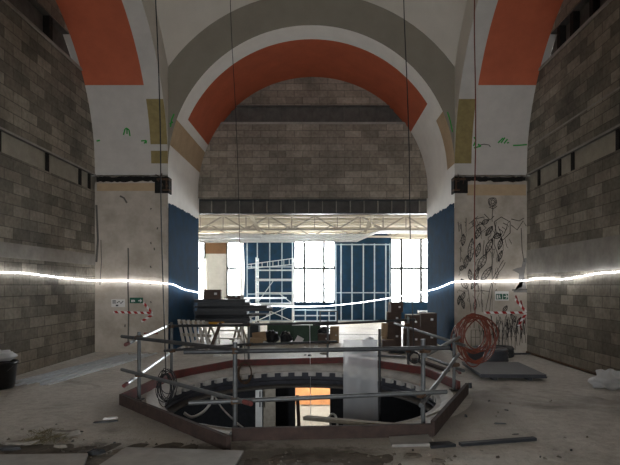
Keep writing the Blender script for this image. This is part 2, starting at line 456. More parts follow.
# piers: plaster front, blue boarded inner cheek, a hacked groove under the springing
def pier(name, xa, xb, inner, sgn):
    mb = MB(); lo, hi = min(xa, xb), max(xa, xb)
    K = 26; tops = [4.07+random.uniform(-.022, .022) for _ in range(K+1)]; bots = [4.19+random.uniform(-.02, .02) for _ in range(K+1)]
    for k in range(K):
        a = lo+(hi-lo)*k/K; b = lo+(hi-lo)*(k+1)/K
        mb.face([(a,YB,0),(b,YB,0),(b,YB,tops[k+1]),(a,YB,tops[k])], 0)
        mb.face([(a,YB,tops[k]),(b,YB,tops[k+1]),(b,YB+.09,tops[k+1]),(a,YB+.09,tops[k])], 0)
        mb.face([(a,YB,bots[k]),(b,YB,bots[k+1]),(b,YB,4.22),(a,YB,4.22)], 0)
        mb.face([(a,YB,bots[k]),(b,YB,bots[k+1]),(b,YB+.09,bots[k+1]),(a,YB+.09,bots[k])], 2)
        mb.face([(a,YB+.09,4.0),(b,YB+.09,4.0),(b,YB+.09,4.25),(a,YB+.09,4.25)], 2)
    # inner cheek
    mb.face([(inner,YB,0),(inner,BW,0),(inner,BW,3.44),(inner,YB,3.44)], 0)
    mb.face([(lo,BW,0),(hi,BW,0),(hi,BW,4.4),(lo,BW,4.4)], 0)
    mb.face([(lo,YB+.1,4.24),(hi,YB+.1,4.24),(hi,BW,4.24),(lo,BW,4.24)], 0)
    o = struct(mb, name, ['plaster_pier', 'blue_board', 'void_dark', 'white_paint'])
    b2 = MB(); K = 30
    e = -sgn*.012
    top = [3.57+random.uniform(-.025, .025) for _ in range(K+1)]
    for k in range(K):
        a = YB+.03+(BW-YB-.03)*k/K; b = YB+.03+(BW-YB-.03)*(k+1)/K
        b2.face([(inner+e*-1,a,.0),(inner+e*-1,b,.0),(inner+e*-1,b,top[k+1]),(inner+e*-1,a,top[k])], 0)
        b2.face([(inner,a,top[k]),(inner,b,top[k+1]),(inner+e*-1,b,top[k+1]),(inner+e*-1,a,top[k])], 0)
    b2.face([(inner,YB+.03,0),(inner-e,YB+.03,0),(inner-e,YB+.03,top[0]),(inner,YB+.03,top[0])], 0)
    struct(b2, name+'_lining', 'blue_board', parent=o)
    return o
pier_l = pier('wall_pier_left', WL, XL, XL, 1)
pier_r = pier('wall_pier_right', XR, WR, XR, -1)

# block walls at the sides, with the beam strips that run round the room
def side_wall(name, xw, s, lower, slots_lo, posts_hi, ledge):
    """s = +1 when the room lies on the +X side"""
    mb = MB(); ya, yb = -4, YB+.3
    def strip(z0, z1, m, dep=0): mb.face([(xw-s*dep,ya,z0),(xw-s*dep,yb,z0),(xw-s*dep,yb,z1),(xw-s*dep,ya,z1)], m)
    def shelf(z, dep, m): mb.face([(xw,ya,z),(xw,yb,z),(xw-s*dep,yb,z),(xw-s*dep,ya,z)], m)
    strip(0, lower[0], 0); strip(lower[0], lower[1], 1, -.012); shelf(lower[0], -.012, 1); shelf(lower[1], -.012, 1)
    strip(lower[1], 3.84, 0)
    shelf(3.84, .07, 1); strip(3.84, 4.22, 2, .07); shelf(4.22, .07, 3)
    strip(4.22, 6.46, 0)
    shelf(6.46, .16, 1); strip(6.46, 6.98, 3, .16); shelf(6.98, .16, 3); strip(6.98, 8.2, 0)
    for y in slots_lo: mb.box((min(xw-s*.068, xw-s*.04),y-.05,3.845), (max(xw-s*.068, xw-s*.04),y+.05,4.215), 4)
    for y in posts_hi: mb.box((min(xw-s*.15, xw-s*.02),y-.06,6.47), (max(xw-s*.15, xw-s*.02),y+.06,6.97), 4)
    for a, b, w, p in ledge: mb.box((min(xw, xw+s*p),ya,a), (max(xw, xw+s*p),yb,b), w)
    return struct(mb, name, ['block_side', 'concrete_band', 'concrete_light', 'concrete_dark', 'void_dark'])
side_wall('wall_left', WL, 1, (2.07, 2.33), [8.44, 9.94, 11.3, 11.75, 6.8], [10.02, 8.4, 6.9], [(6.42, 6.47, 1, .03), (4.22, 4.25, 1, .025)])
side_wall('wall_right', WR, -1, (1.86, 2.43), [11.4, 10.42, 9.88, 8.38, 6.9], [10.4, 9.86, 9.15, 8.4], [(6.42, 6.47, 1, .03), (4.22, 4.25, 1, .025), (4.84, 4.87, 1, .008)])
for s, xw, y in ((1, WL, 10.15), (-1, WR, 11.1)):
    pass

# block wall closing the back arch, two beam strips
mb = MB()
def bstrip(z0, z1, m, dep=0): mb.face([(-5.4,BW+dep,z0),(5.0,BW+dep,z0),(5.0,BW+dep,z1),(-5.4,BW+dep,z1)], m)
bstrip(4.18, 6.44, 0); bstrip(6.44, 6.94, 2, .08); bstrip(6.94, 8.3, 0)
mb.box((-5.4,BW-.03,6.39), (5,BW+.1,6.45), 1); mb.box((-5.4,BW-.02,6.92), (5,BW+.1,6.96), 2)
for k in range(15): mb.box((-3.6+k*.48,BW+.02,6.45), (-3.55+k*.48,BW+.09,6.92), 2)
mb.box((-7,BW,8.3), (7,BW+.1,8.4), 0)
struct(mb, 'wall_back', ['block_back', 'concrete_band', 'concrete_dark'])
beam = thing('steel_beam', (CX, BW+.12, 3.76), 'dark steel beam with stiffener ribs under the block wall', 'beam'); beam['kind'] = 'thing'
mb = MB(); mb.box((XL-.5,BW+.34,3.78), (XR+.5,BW+.38,4.18)); mb.build('web', 'concrete_dark', beam)
mb = MB(); mb.box((XL-.5,BW+.21,3.76), (XR+.5,BW+.48,3.79)); mb.build('bottom_flange', 'galv_dark', beam)
mb = MB(); mb.box((XL-.5,BW+.21,4.15), (XR+.5,BW+.48,4.18)); mb.build('top_flange', 'galv_dark', beam)
for k in range(17):
    xx = -3.7+k*.42
    mb = MB(); mb.box((xx,BW+.22,3.79), (xx+.022,BW+.34,4.15)); mb.build('stiffener', 'truss_paint', beam)

# ------------------------------------------------------------------ rear room
RY = 22.4
ZR = 3.95
mb = MB(); mb.face([(-8,BW+.5,ZR),(8,BW+.5,ZR),(8,RY+.3,ZR),(-8,RY+.3,ZR)])
for k in range(9): mb.box((-8, BW+.9+k*.85, ZR-.10), (8, BW+1.0+k*.85, ZR))
struct(mb, 'ceiling_rear', 'cream_paint')
mb = MB(); mb.box((-8.1,BW,0), (-8,RY+.2,ZR)); struct(mb, 'wall_rear_left', 'plaster_pier')
mb = MB(); mb.box((8,BW,0), (8.1,RY+.2,ZR)); struct(mb, 'wall_rear_right', 'plaster_pier')
mb = MB(); mb.box((-8,BW+.005,0), (WL,BW+.2,ZR+.3)); mb.box((WR,BW+.005,0), (8,BW+.2,ZR+.3))
struct(mb, 'wall_partition', 'plaster_pier')
wins = [(-6.2, -3.52), (-1.14, .69), (3.2, 5.75)]
SILL, HEAD = .80, 3.68
mb = MB(); edges = [-8]+[e for w in wins for e in w]+[8]
for k in range(0, len(edges), 2): mb.box((edges[k],RY,0), (edges[k+1],RY+.25,ZR), 0)
for a, b in wins:
    mb.box((a,RY,0), (b,RY+.25,SILL), 0); mb.box((a,RY,HEAD), (b,RY+.25,ZR), 1)
struct(mb, 'wall_rear', ['blue_board', 'cream_paint'])
bars = [[-5.5, -4.9, -4.15], [-.69, .2], [3.68, 4.56, 5.3]]
for i, (a, b) in enumerate(wins):
    w = bpy.data.objects.new('window_%d' % (i+1), None); C.objects.link(w); w.location = ((a+b)/2, RY+.1, SILL)
    w['kind'] = 'structure'; w['category'] = 'window'
    mb = MB()
    mb.box((a,RY+.08,SILL), (a+.05,RY+.16,HEAD)); mb.box((b-.05,RY+.08,SILL), (b,RY+.16,HEAD))
    mb.box((a,RY+.08,SILL), (b,RY+.16,SILL+.05)); mb.box((a,RY+.08,HEAD-.05), (b,RY+.16,HEAD))
    for q in bars[i]: mb.box((q-.06,RY+.03,SILL), (q+.06,RY+.21,HEAD))
    mb.box((a,RY+.04,2.30), (b,RY+.2,2.41))
    mb.build('window_frame', 'galv_dark', w)
    mb = MB(); mb.box((a+.03,RY+.11,SILL+.02), (b-.03,RY+.12,HEAD-.02)); mb.build('window_pane', 'window_glass', w)

# lattice truss and the conduits under it
tr_ = thing('roof_truss', (CX, 16.2, 3.25), 'cream painted lattice roof truss spanning above the rear room', 'truss')
ty = 16.2
zt, zb_ = 3.84, 3.40
mb = MB(); mb.beam((-5.5,ty,zt), (5.4,ty,zt), .12, .07); mb.build('top_chord', 'cream_paint', tr_)
mb = MB(); mb.beam((-5.5,ty,zb_), (5.4,ty,zb_), .12, .05); mb.build('bottom_chord', 'truss_paint', tr_)
for k in range(13):
    xa = -4.6+k*.74; up = k % 2
    mb = MB(); mb.beam((xa,ty,zb_ if up else zt), (xa+.74,ty,zt if up else zb_), .045, .045); mb.build('diagonal', 'truss_paint', tr_)
    mb = MB(); mb.beam((xa,ty,zb_), (xa,ty,zt), .035, .035); mb.build('strut', 'truss_paint', tr_)
t2 = thing('roof_truss', (CX, 18.8, 3.35), 'second lattice truss deeper in the rear room, behind the front truss', 'truss')
mb = MB(); mb.beam((-6.5,18.8,3.86), (6.4,18.8,3.86), .12, .07); mb.build('top_chord', 'cream_paint', t2)
mb = MB(); mb.beam((-6.5,18.8,3.42), (6.4,18.8,3.42), .12, .06); mb.build('bottom_chord', 'cream_paint', t2)
for k in range(15):
    xa = -5.6+k*.76; up = k % 2
    mb = MB(); mb.beam((xa,18.8,3.42 if up else 3.86), (xa+.76,18.8,3.86 if up else 3.42), .05, .05); mb.build('diagonal', 'truss_paint', t2)
for nm, a, b, lab in (('left', at(249.5,214,15.7), at(260,231.5,15.7), 'pale diagonal strut hanging under the truss left of centre'),
                      ('right', at(373.5,214,15.7), at(365,232,15.7), 'pale diagonal strut hanging under the truss right of centre')):
    mb = MB(); mb.beam(a, b, .10, .10); tag(mb.build('brace_strut', 'cream_paint'), lab, 'strut')
tags = ['upper galvanised conduit along the rear ceiling', 'second galvanised conduit from the top under the trusses', 'third galvanised conduit from the top under the trusses', 'lowest galvanised conduit under the trusses, bending up at right']
for k in range(4):
    d = 17.2+.14*k
    y0 = 234.4+k*2.0
    pts = [at(199, y0+1.5, d), at(240, y0+1.2, d), at(300, y0+.8, d), at(366-k*3, y0+.5, d), at(381-k*2, 230.5+k*.8, d+.3), at(398, 230+k*.8, d+.4), at(427, 230.5+k, d+.4)]
    mb = MB(); mb.tube(pts, .036, 8)
    tag(mb.build('metal_conduit', 'galv_bright'), tags[k], 'conduit', 'conduits under the rear ceiling')
mb = MB(); mb.tube([at(197, 237, 16.8), at(232, 235.5, 16.8), at(262, 236.5, 16.8)], .09, 12)
tag(mb.build('ventilation_duct', 'galv_bright'), 'short fat silver duct at the left end under the truss', 'duct')

# metal stud partition frames in front of the blue wall
def studs(label, xs, ya, z0, z1, rails, mat='stud_steel', w=.05):
    f = thing('stud_frame', ((xs[0]+xs[-1])/2, ya, z0), label, 'frame')
    for q in xs:
        mb = MB(); mb.box((q-w/2,ya-.03,z0), (q+w/2,ya+.03,z1)); mb.build('stud', mat, f)
    for z in rails:
        mb = MB(); mb.box((xs[0]-w/2,ya-.035,z-.022), (xs[-1]+w/2,ya+.035,z+.022)); mb.build('track', mat, f)
    return f
studs('tall metal stud frame before blue wall, between the two right windows', [.72, .95, 1.43, 1.93, 2.42, 2.92, 3.1], 22.0, 0, 3.42, [.03, 1.26, 3.38])
studs('low metal stud frame under the central window', [-1.12, -.62, -.1, .42, .72], 21.9, 0, .53, [.03, .26, .5])
studs('metal stud frame before blue wall behind the scaffold tower', [-3.2, -2.75, -2.2, -1.66, -1.2], 22.1, 0, 3.55, [.03, 1.2, 2.4, 3.5], w=.04)
studs('small pale frame behind cardboard boxes under the right window', [4.05, 4.42, 5.0], 20.5, 0, .55, [.03, .52], mat='aluminium')
mb = MB(); mb.box((-.0,21.2,.46), (.78,21.3,.50)); mb.box((-.0,21.2,0), (.05,21.3,.46)); mb.box((.72,21.2,0), (.78,21.3,.46))
tag(mb.build('work_trestle', 'galv_dark'), 'dark low trestle standing under the central window', 'trestle')
# covered left window
bd = thing('hung_board', (-4.5, 21.6, 0), 'tall grey board with brown top standing before the left window', 'board')
mb = MB(); mb.box((-4.93,21.6,0), (-4.02,21.66,2.95)); mb.build('grey_panel', 'white_board', bd)
mb = MB(); mb.box((-4.93,21.6,2.95), (-4.02,21.66,3.62)); mb.build('brown_panel', 'brown_board', bd)
mb = MB(); mb.box((-5.0,21.57,0), (-4.93,21.68,3.62)); mb.build('edge_batten', 'black_board', bd)
mb = MB(); mb.box((-4.02,21.57,0), (-3.96,21.68,3.62)); mb.build('edge_batten', 'black_board', bd)
def drape(name, label, px0, px1, top, bot, d, mat, seed, taper=1.0):
    random.seed(seed); mb = MB(); nx, nz = 16, 20; vs = []
    ph = random.random()*6
    for j in range(nz+1):
        v = j/nz
        for i in range(nx+1):
            u = i/nx; uu = .5+(u-.5)*(1-(1-taper)*v)
            p = at(px0+(px1-px0)*uu, top+(bot-top)*v, d)
            p.y += .05*math.sin(u*15+ph+v*2)+.03*math.sin(u*31+v*6)
            p.x += .02*math.sin(v*9+u*4)
            vs.append(p)
    mb.raw(vs, [(j*(nx+1)+i, j*(nx+1)+i+1, (j+1)*(nx+1)+i+1, (j+1)*(nx+1)+i) for j in range(nz) for i in range(nx)], 0, True)
    return tag(mb.build(name, mat), label, 'sheet')
drape('plastic_sheet', 'thin plastic sheet hanging before window left of the grey board', 199, 208, 258, 306, 21.2, 'dust_sheet', 3, 1.4)
drape('plastic_sheet', 'bunched plastic dust sheet hanging between left window and blue wall', 236, 244, 237, 320.5, 21.2, 'dust_sheet', 5)

# aluminium tower scaffold
tw = thing('scaffold_tower', (-1.85, 20.3, 0), 'aluminium scaffold tower with platforms before the blue rear wall', 'scaffold')
ax0, ax1, ay0, ay1 = -2.54, -1.08, 20.0, 20.7
for xx in (ax0, ax1):
    for yy in (ay0, ay1):
        mb = MB(); mb.tube([(xx,yy,.06),(xx,yy,2.7)], .026, 8); mb.build('standard', 'aluminium', tw)
        mb = MB(); mb.tube([(xx-.025,yy,.07),(xx+.025,yy,.07)], .065, 12); mb.build('caster', 'black_rubber', tw)
for xx in (ax0, ax1):
    for k in range(8):
        mb = MB(); mb.tube([(xx,ay0,.35+k*.32),(xx,ay1,.35+k*.32)], .018, 6); mb.build('rung', 'aluminium', tw)
for z in (.8, 1.28, 1.78, 2.2):
    for yy in (ay0, ay1):
        mb = MB(); mb.tube([(ax0-.04,yy,z),(ax1+.04,yy,z)], .022, 6); mb.build('ledger', 'aluminium', tw)
for z in (.80, 1.78):
    mb = MB(); mb.box((ax0,ay0+.06,z+.02), (ax1,ay1-.06,z+.07)); mb.build('platform', 'aluminium', tw)
for a, b in (((ax0,ay0,.15),(ax1,ay0,.8)), ((ax1,ay0,.15),(ax0,ay0,.8)), ((ax0,ay0,.8),(ax0+.7,ay0,1.78)), ((ax1-.55,ay0,1.28),(ax1,ay0,.85))):
    mb = MB(); mb.tube([a, b], .018, 6); mb.build('diagonal_brace', 'aluminium', tw)
ld = thing('ladder', at(270,266,19.95), 'short aluminium ladder lying aslant on top of the scaffold tower', 'ladder')
a0, a1 = at(248,268.5,19.93), at(292.5,264.5,19.93); b0, b1 = at(248,264.5,19.93), at(292.5,258.5,19.93)
for a, b in ((a0, a1), (b0, b1)):
    mb = MB(); mb.beam(a, b, .05, .03); mb.build('rail', 'aluminium', ld)
for k in range(8):
    q = (k+.6)/8.2
    mb = MB(); mb.tube([a0.lerp(a1, q), b0.lerp(b1, q)], .014, 6); mb.build('rung', 'aluminium', ld)

# ------------------------------------------------------------------ LED light strip
base = [(WL+.05,6.0,1.80),(WL+.05,8.4,1.81),(WL+.05,8.9,1.815),(WL+.05,9.3,1.80),(WL+.05,10.4,1.745),(WL+.05,11.5,1.71),(WL+.10,YB-.06,1.70),
        (-4.6,YB-.05,1.70),(-4.1,YB-.05,1.67),(XL-.2,YB-.07,1.65),(XL-.05,YB-.08,1.635),(XL+.06,YB-.06,1.625),(XL+.085,YB+.06,1.615),(XL+.085,YB+.25,1.60),(XL+.06,13.2,1.48),(XL+.08,14.7,1.37)]
far = [(-2.9,16.3,1.08),(-1.9,17.6,.88),(-.9,18.1,.82),(.2,17.6,.86),(1.3,16.4,1.02),(2.4,15.4,1.24)]
back = [(XR-.15,14.75,1.41),(XR-.09,14.3,1.44),(XR-.06,13.2,1.53),(XR-.085,YB+.25,1.63),(XR-.085,YB+.06,1.65),(XR-.06,YB-.06,1.665),(XR+.06,YB-.08,1.68),(XR+.22,YB-.07,1.685),(3.9,YB-.05,1.69),(WR-.12,YB-.06,1.70),
        (WR-.05,11.5,1.74),(WR-.05,10.9,1.745),(WR-.05,10.0,1.72),(WR-.05,9.0,1.79),(WR-.05,8.7,1.81),(WR-.05,7.0,1.82),(WR-.05,6.0,1.82)]
mb = MB(); mb.tube(smooth_path(base+far+back, 6), .0115, 8)
tag(mb.build('light_strip', 'led'), 'glowing white light strip slung along both walls and across the rear', 'light')
bpy.context.view_layer.update()

# ------------------------------------------------------------------ toe boards and the guardrail round the opening
octo = dict(A=(-.88,4.83), A2=(-.9,5.14), B=(1.2,5.3), C=(2.17,7.35), C2=(2.12,7.6), D=(1.86,8.95), E=(.6,10.25), E2=(.52,10.28), F=(-1.6,9.9), G=(-2.5,8.5), H=(-2.66,6.7))
def toe(p, q, mat, label, h=.135, th=.045):
    a = Vector((*octo[p], h/2)); b = Vector((*octo[q], h/2))
    mb = MB(); mb.beam(a, b, th, h)
    return tag(mb.build('toe_board', mat), label, 'board', 'toe boards around the opening')
toe('H', 'A', 'brown_wood', 'brown toe board at near left of the opening, below cable coil', .14, .05)
toe('A2', 'B', 'brown_wood', 'long brown toe board across the front of the opening', .13)
toe('B', 'C', 'brown_wood', 'brown toe board at near right of the opening', .16)
toe('C2', 'D', 'red_wood', 'red toe board at far right of the opening')
toe('D', 'E', 'red_wood', 'red toe board behind the opening, right of the milky sheet')
toe('E2', 'F', 'red_wood', 'long red toe board along the back of the opening', .12)
toe('F', 'G', 'red_wood', 'dark red toe board at far left of the opening')
toe('G', 'H', 'red_wood', 'pinkish red toe board along the left side of the opening')

gr = thing('scaffold_guardrail', (CX, 7.7, 0), 'galvanised tube guardrail with clamps around the floor opening', 'guardrail')
posts = [(-2.5, 6.93, .95), (-2.62, 8.85, .94), (-.9, 5.33, .99), (-1.42, 10.03, .86), (1.15, 5.55, 1.0), (1.67, 9.42, 1.0), (2.03, 7.55, .86), (.17, 10.45, .86)]
for i, (x, y, h) in enumerate(posts):
    mb = MB(); mb.tube([(x,y,0.014),(x,y,h)], .0245, 10); p = mb.build('post', 'galv', gr)
    mb = MB(); mb.box((x-.06,y-.06,0.012), (x+.06,y+.06,.022)); mb.build('base_plate', 'galv_dark', p)
def rail(a, b, mat='galv', cap=None, r=.0242):
    mb = MB(); a = Vector(a); b = Vector(b); mb.tube([a, b], r, 10); o = mb.build('rail', mat, gr)
    if cap:
        dd = (b-a).normalized()
        for e in cap:
            p = a if e == 0 else b; q = p+dd*.12 if e == 0 else p-dd*.12
            mb = MB(); mb.tube([p-dd*.004 if e == 0 else p+dd*.004, q], r+.002, 10); k = mb.build('painted_end', 'red_wood', o); k['label'] = 'red painted tube end'
def on(i, z, dx=0, dy=0): return Vector((posts[i][0]+dx, posts[i][1]+dy, z))
def ext(a, b, e0, e1):
    d = (b-a).normalized(); return a-d*e0, b+d*e1
O = .052
# front bay
a, b = ext(on(2,.90,0,-O), on(4,.905,0,-O), .52, .29); rail(a, b, 'galv_dark')
a, b = ext(on(2,.375,0,-O), on(4,.415,0,-O), .47, .26); rail(a, b, 'galv')
# left-front bay
a, b = ext(on(0,.87,-.02,-O), on(2,.91,-.05,-O+.1), .44, .25); rail(a, b, 'galv_dark')
a, b = ext(on(0,.385,-.02,-O), on(2,.38,-.05,-O+.1), .44, .34); rail(a, b, 'galv', cap=[1])
# left side: brighter copy of the galvanised tone stands for light on these rails
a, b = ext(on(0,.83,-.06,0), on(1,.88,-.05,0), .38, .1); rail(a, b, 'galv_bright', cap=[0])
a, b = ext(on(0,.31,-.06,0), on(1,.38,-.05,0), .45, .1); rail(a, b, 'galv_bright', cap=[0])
# back left
a, b = ext(on(1,.88,0,-O), on(3,.80,0,-O), .12, .1); rail(a, b, 'galv_dark')
a, b = ext(on(1,.45,0,-O), on(3,.42,0,-O), .12, .1); rail(a, b, 'galv_dark')
# back
a, b = ext(on(3,.80,0,O), on(7,.82,0,-O), .1, .2); rail(a, b, 'galv_dark')
a, b = ext(on(3,.40,0,O), on(7,.42,0,-O), .1, .2); rail(a, b, 'galv_dark')
a, b = ext(on(7,.79,0,-O-.05), on(5,.94,0,O), .35, .15); rail(a, b, 'galv_dark')
# right back
a, b = ext(on(5,.78,O,0), on(6,.72,O,0), .9, .22); rail(a, b, 'galv')
a, b = ext(on(5,.36,O,0), on(6,.34,O,0), .2, .2); rail(a, b, 'galv')
# right front
a, b = ext(on(4,.83,.05,.02), on(6,.80,.06,0), .12, .15); rail(a, b, 'galv')
a, b = ext(on(4,.38,.06,0), on(6,.54,.06,0), .4, .1); rail(a, b, 'galv')
def clamp(p, yaw=0):
    mb = MB(); x, y, z = p
    mb.tube([(x,y,z-.032),(x,y,z+.032)], .038, 10)
    rt = rz(yaw)
    for sx in (-1, 1):
        q = Vector((x,y,z))+rt@Vector((sx*.045,-.03,0)); mb.tube([q, q+rt@Vector((0,-.045,0))], .011, 6)
    mb.box((x-.05,y-.065,z-.026), (x+.05,y-.02,z+.026), 0, rt, (x,y,z))
    mb.build('clamp', 'rust', gr)
for i, zz in ((0,(.87,.36)), (2,(.90,.37)), (4,(.88,.38)), (1,(.87,.44)), (6,(.77,.4)), (5,(.85,.36)), (3,(.8,.41)), (7,(.8,.41))):
    for z in zz: clamp(on(i, z), random.uniform(-.6, .6))

# ------------------------------------------------------------------ hanging cables and coils
def coil(cx, cy, cz, rx_, rz_, turns, r, jit, tilt=0, seed=1):
    random.seed(seed); pts = []
    for k in range(turns):
        ax_ = rx_*random.uniform(1-jit, 1+jit*.4); az = rz_*random.uniform(1-jit, 1+jit*.4)
        ox, oz, oy = random.uniform(-.3, .3)*rx_*jit*2, random.uniform(-.3, .3)*rz_*jit*2, random.uniform(-.035, .035)
        n = 26
        for i in range(n):
            a = PI/2+2*PI*i/n
            pts.append(Vector((cx+ox+ax_*math.cos(a), cy+oy+tilt*math.cos(a)+.01*math.sin(3*a+k), cz+oz+az*math.sin(a))))
    # blend turn to turn
    out = []
    for i in range(len(pts)):
        j0, j1 = max(0, i-2), min(len(pts)-1, i+2)
        s = Vector((0,0,0))
        for j in range(j0, j1+1): s += pts[j]
        out.append(s/(j1-j0+1))
    return out
def hung(name, label, top, knot, cx, cy, cz, rx_, rz_, turns, r, mat, lead_mat=None, lead_r=None, jit=.18, tilt=0, seed=1, cat='cable coil'):
    t_ = thing(name, (cx, cy, cz-rz_), label, cat)
    mb = MB(); mb.tube(coil(cx, cy, cz, rx_, rz_, turns, r, jit, tilt, seed), r, 7); mb.build('coil', mat, t_)
    top = Vector(top); knot = Vector(knot)
    mid = [top.lerp(knot, k/8)+Vector((.012*math.sin(k*1.7), .0, 0))*(0 < k < 8) for k in range(9)]
    mb = MB(); mb.tube(smooth_path(mid, 4), lead_r or r, 6); mb.build('lead', lead_mat or mat, t_)
    return t_
def vault_z(x, y): return 4.4+math.sqrt(RS*RS-(x-CX)**2-(y-CY)**2)
def top_at(x, y): return (x, y, vault_z(x, y)-.07)
cpos = at(166, 388, 6.6)
hung('cable_coil', 'coil of black cable hanging in front of the left guardrail', top_at(-2.33, 6.85), cpos+Vector((0,0,.19)), cpos.x, cpos.y, cpos.z+.012, .125, .215, 12, .0055, 'black_rubber', lead_r=.008, jit=.42, seed=4)
cpos = at(245, 373, 8.9)
hung('cable_coil', 'small brown cable coil hanging behind the front left post', top_at(-1.66, 8.7), cpos+Vector((0,0,.19)), cpos.x, cpos.y, cpos.z, .14, .2, 7, .006, 'rust', 'black_rubber', seed=9)
cpos = at(414, 357, 8.5)
hung('cable_coil', 'small dark cable bundle hanging near the right rear guardrail', top_at(1.36, 8.5), cpos+Vector((0,0,.1)), cpos.x, cpos.y, cpos.z, .10, .10, 5, .009, 'black_rubber', seed=12)
cpos = at(475, 338, 8.6)
hung('conduit_coil', 'large coil of orange conduit hanging from red cable at right', top_at(2.66, 8.55), cpos+Vector((0,0,.40)), cpos.x, cpos.y, cpos.z, .355, .42, 13, .0105, 'orange_plastic', jit=.34, tilt=.05, seed=21, cat='conduit coil')

# hanging milky sheet and pole inside the opening
mb = MB(); mb.tube([(.985,8.2,-4.3),(.985,8.2,.88)], .022, 10)
tag(mb.build('upright_pole', 'galv_dark'), 'thin upright pole rising through the opening beside milky sheet', 'pole')
mb = MB(); nx, nz = 14, 24; vs = []
for j in range(nz+1):
    for i in range(nx+1):
        u, v = i/nx, j/nz
        vs.append((.39+.565*u, 8.2+.02*math.sin(u*9+v*3)+.015*math.sin(v*13), (.70-3.3*v)))
mb.raw(vs, [(j*(nx+1)+i, j*(nx+1)+i+1, (j+1)*(nx+1)+i+1, (j+1)*(nx+1)+i) for j in range(nz) for i in range(nx)], 0, True)
tag(mb.build('milky_sheet', 'milky_sheet'), 'milky translucent plastic strip hanging down into the floor opening', 'sheet')

# things inside the opening
mb = MB(); mb.box((-1.92,15.0,lz), (-1.72,15.06,-1.5)); o = mb.build('standing_board', 'white_board')
tag(o, 'narrow white board standing in the room below, left of doorway', 'board')
mb = MB()
for z in (-1.75, -2.05): mb.box((-1.8,14.95,z), (-1.77,15.0,z+.16)); mb.box((-1.72,14.95,z), (-1.69,15.0,z+.16))
h_ = mb.build('hinge', 'black_board', o)
mb = MB(); mb.box((-1.70,15.1,lz), (-1.33,15.16,-1.52)); tag(mb.build('standing_board', 'pale_wood'), 'beige wooden board standing in the room below, beside white board', 'board')
a, b = at(305,420,5.9), at(372,427,5.72)
mb = MB(); mb.beam((-.18,6.35,-.085), (1.0,5.5,.035), .09, .045); tag(mb.build('plank', 'pale_wood'), 'grey timber plank lying inside the front rim of the opening', 'plank')
def cable(label, pts, r, mat, name='loose_cable'):
    mb = MB(); mb.tube(smooth_path(pts, 8), r, 7); return tag(mb.build(name, mat), label, 'cable')
cable('thick white cable looping under the left rim of the opening', [at(184,413,7.4), at(192,417,7.4), at(203,412,7.5), at(211,402,7.7), at(213,393,8.6)], .022, 'white_board')
cable('thin white cable drooping below the front left post', [at(214,395,8.6), at(222,408,8.2), at(236,422,7.4), at(246,430,6.8)], .014, 'white_board')
cable('white cable loop hanging beside the lit doorway', [at(331,426,7.2), at(329,418,7.2), at(332,414,7.3), at(336,417,7.2), at(338,430,7.0)], .016, 'white_board')
cable('thin wire hanging down in front of the lit doorway', [Vector((-.2, 10.28, .77)), at(310.5,385,9.7), at(311,432,8.4)], .006, 'galv_bright', 'hanging_wire')

# ------------------------------------------------------------------ signs, tape arrows, sprayed marks, wall drawing
S = YB-.006
def wp(px, py): return ((px-319.5)*YB/500, (285-py)*YB/500+1.6)
def wallquad(mb, pts, m=0, y=S): mb.face([(p[0], y, p[1]) for p in pts], m)
def prect(mb, px0, py0, px1, py1, m=0, y=S):
    a = wp(px0, py1); b = wp(px1, py0); mb.box((a[0],y,a[1]), (b[0],y+.005,b[1]), m)
def stroke(mb, pts, w, m=0, y=S, fn=None):
    """flat ribbon through wall points"""
    P = [Vector((p[0], p[1])) for p in pts]
    L = []; Rr = []
    for i in range(len(P)):
        d = P[min(i+1, len(P)-1)]-P[max(i-1, 0)]
        if d.length < 1e-6: d = Vector((1, 0))
        d.normalize(); nn = Vector((-d.y, d.x))*w/2
        L.append(P[i]+nn); Rr.append(P[i]-nn)
    fn = fn or (lambda q: (q.x, y, q.y))
    for i in range(len(P)-1): mb.face([fn(Rr[i]), fn(Rr[i+1]), fn(L[i+1]), fn(L[i])], m)
def exit_sign(px0, py0, px1, py1, label, running):
    a, b = wp((px0+px1)/2, py1), None
    s_ = thing('exit_sign', (a[0], S, a[1]), label, 'sign')
    mb = MB(); prect(mb, px0, py0, px1, py1, 0, S-.008); mb.build('panel', 'tape_white' if running else 'sign_green', s_)
    w = px1-px0; hgt = py1-py0
    mb = MB(); y = S-.011
    ins = hgt*.2 if running else 0
    # two tiles: a running figure by a door, and an arrow
    mm = px0+w*.53
    prect(mb, px0+w*.06, py0+hgt*.18+ins*.5, mm, py1-hgt*.12, 0, y); prect(mb, mm+w*.05, py0+hgt*.18+ins*.5, px1-w*.05, py1-hgt*.12, 0, y)
    mb.build('tile', 'sign_green', s_)
    mb = MB(); y = S-.013
    cx_ = px0+w*.28; cy_ = (py0+py1)/2+hgt*.06
    prect(mb, cx_-w*.16, cy_-hgt*.18, cx_-w*.06, cy_+hgt*.24, 0, y)
    stroke(mb, [wp(cx_+w*.02, cy_-hgt*.2), wp(cx_+w*.05, cy_+hgt*.02), wp(cx_-w*.01, cy_+hgt*.22)], .018, 0, y)
    stroke(mb, [wp(cx_+w*.05, cy_+hgt*.02), wp(cx_+w*.12, cy_+hgt*.2)], .016, 0, y)
    stroke(mb, [wp(cx_-w*.03, cy_-hgt*.02), wp(cx_+w*.12, cy_-hgt*.06)], .014, 0, y)
    ax = px0+w*.78
    stroke(mb, [wp(ax-w*.14, cy_), wp(ax+w*.12, cy_)], .022, 0, y)
    stroke(mb, [wp(ax, cy_-hgt*.24), wp(ax+w*.13, cy_), wp(ax, cy_+hgt*.24)], .022, 0, y)
    mb.build('pictogram', 'tape_white', s_)
    return s_
exit_sign(130, 297.6, 143.2, 303.2, 'green exit sign on the left pier above the tape arrow', False)
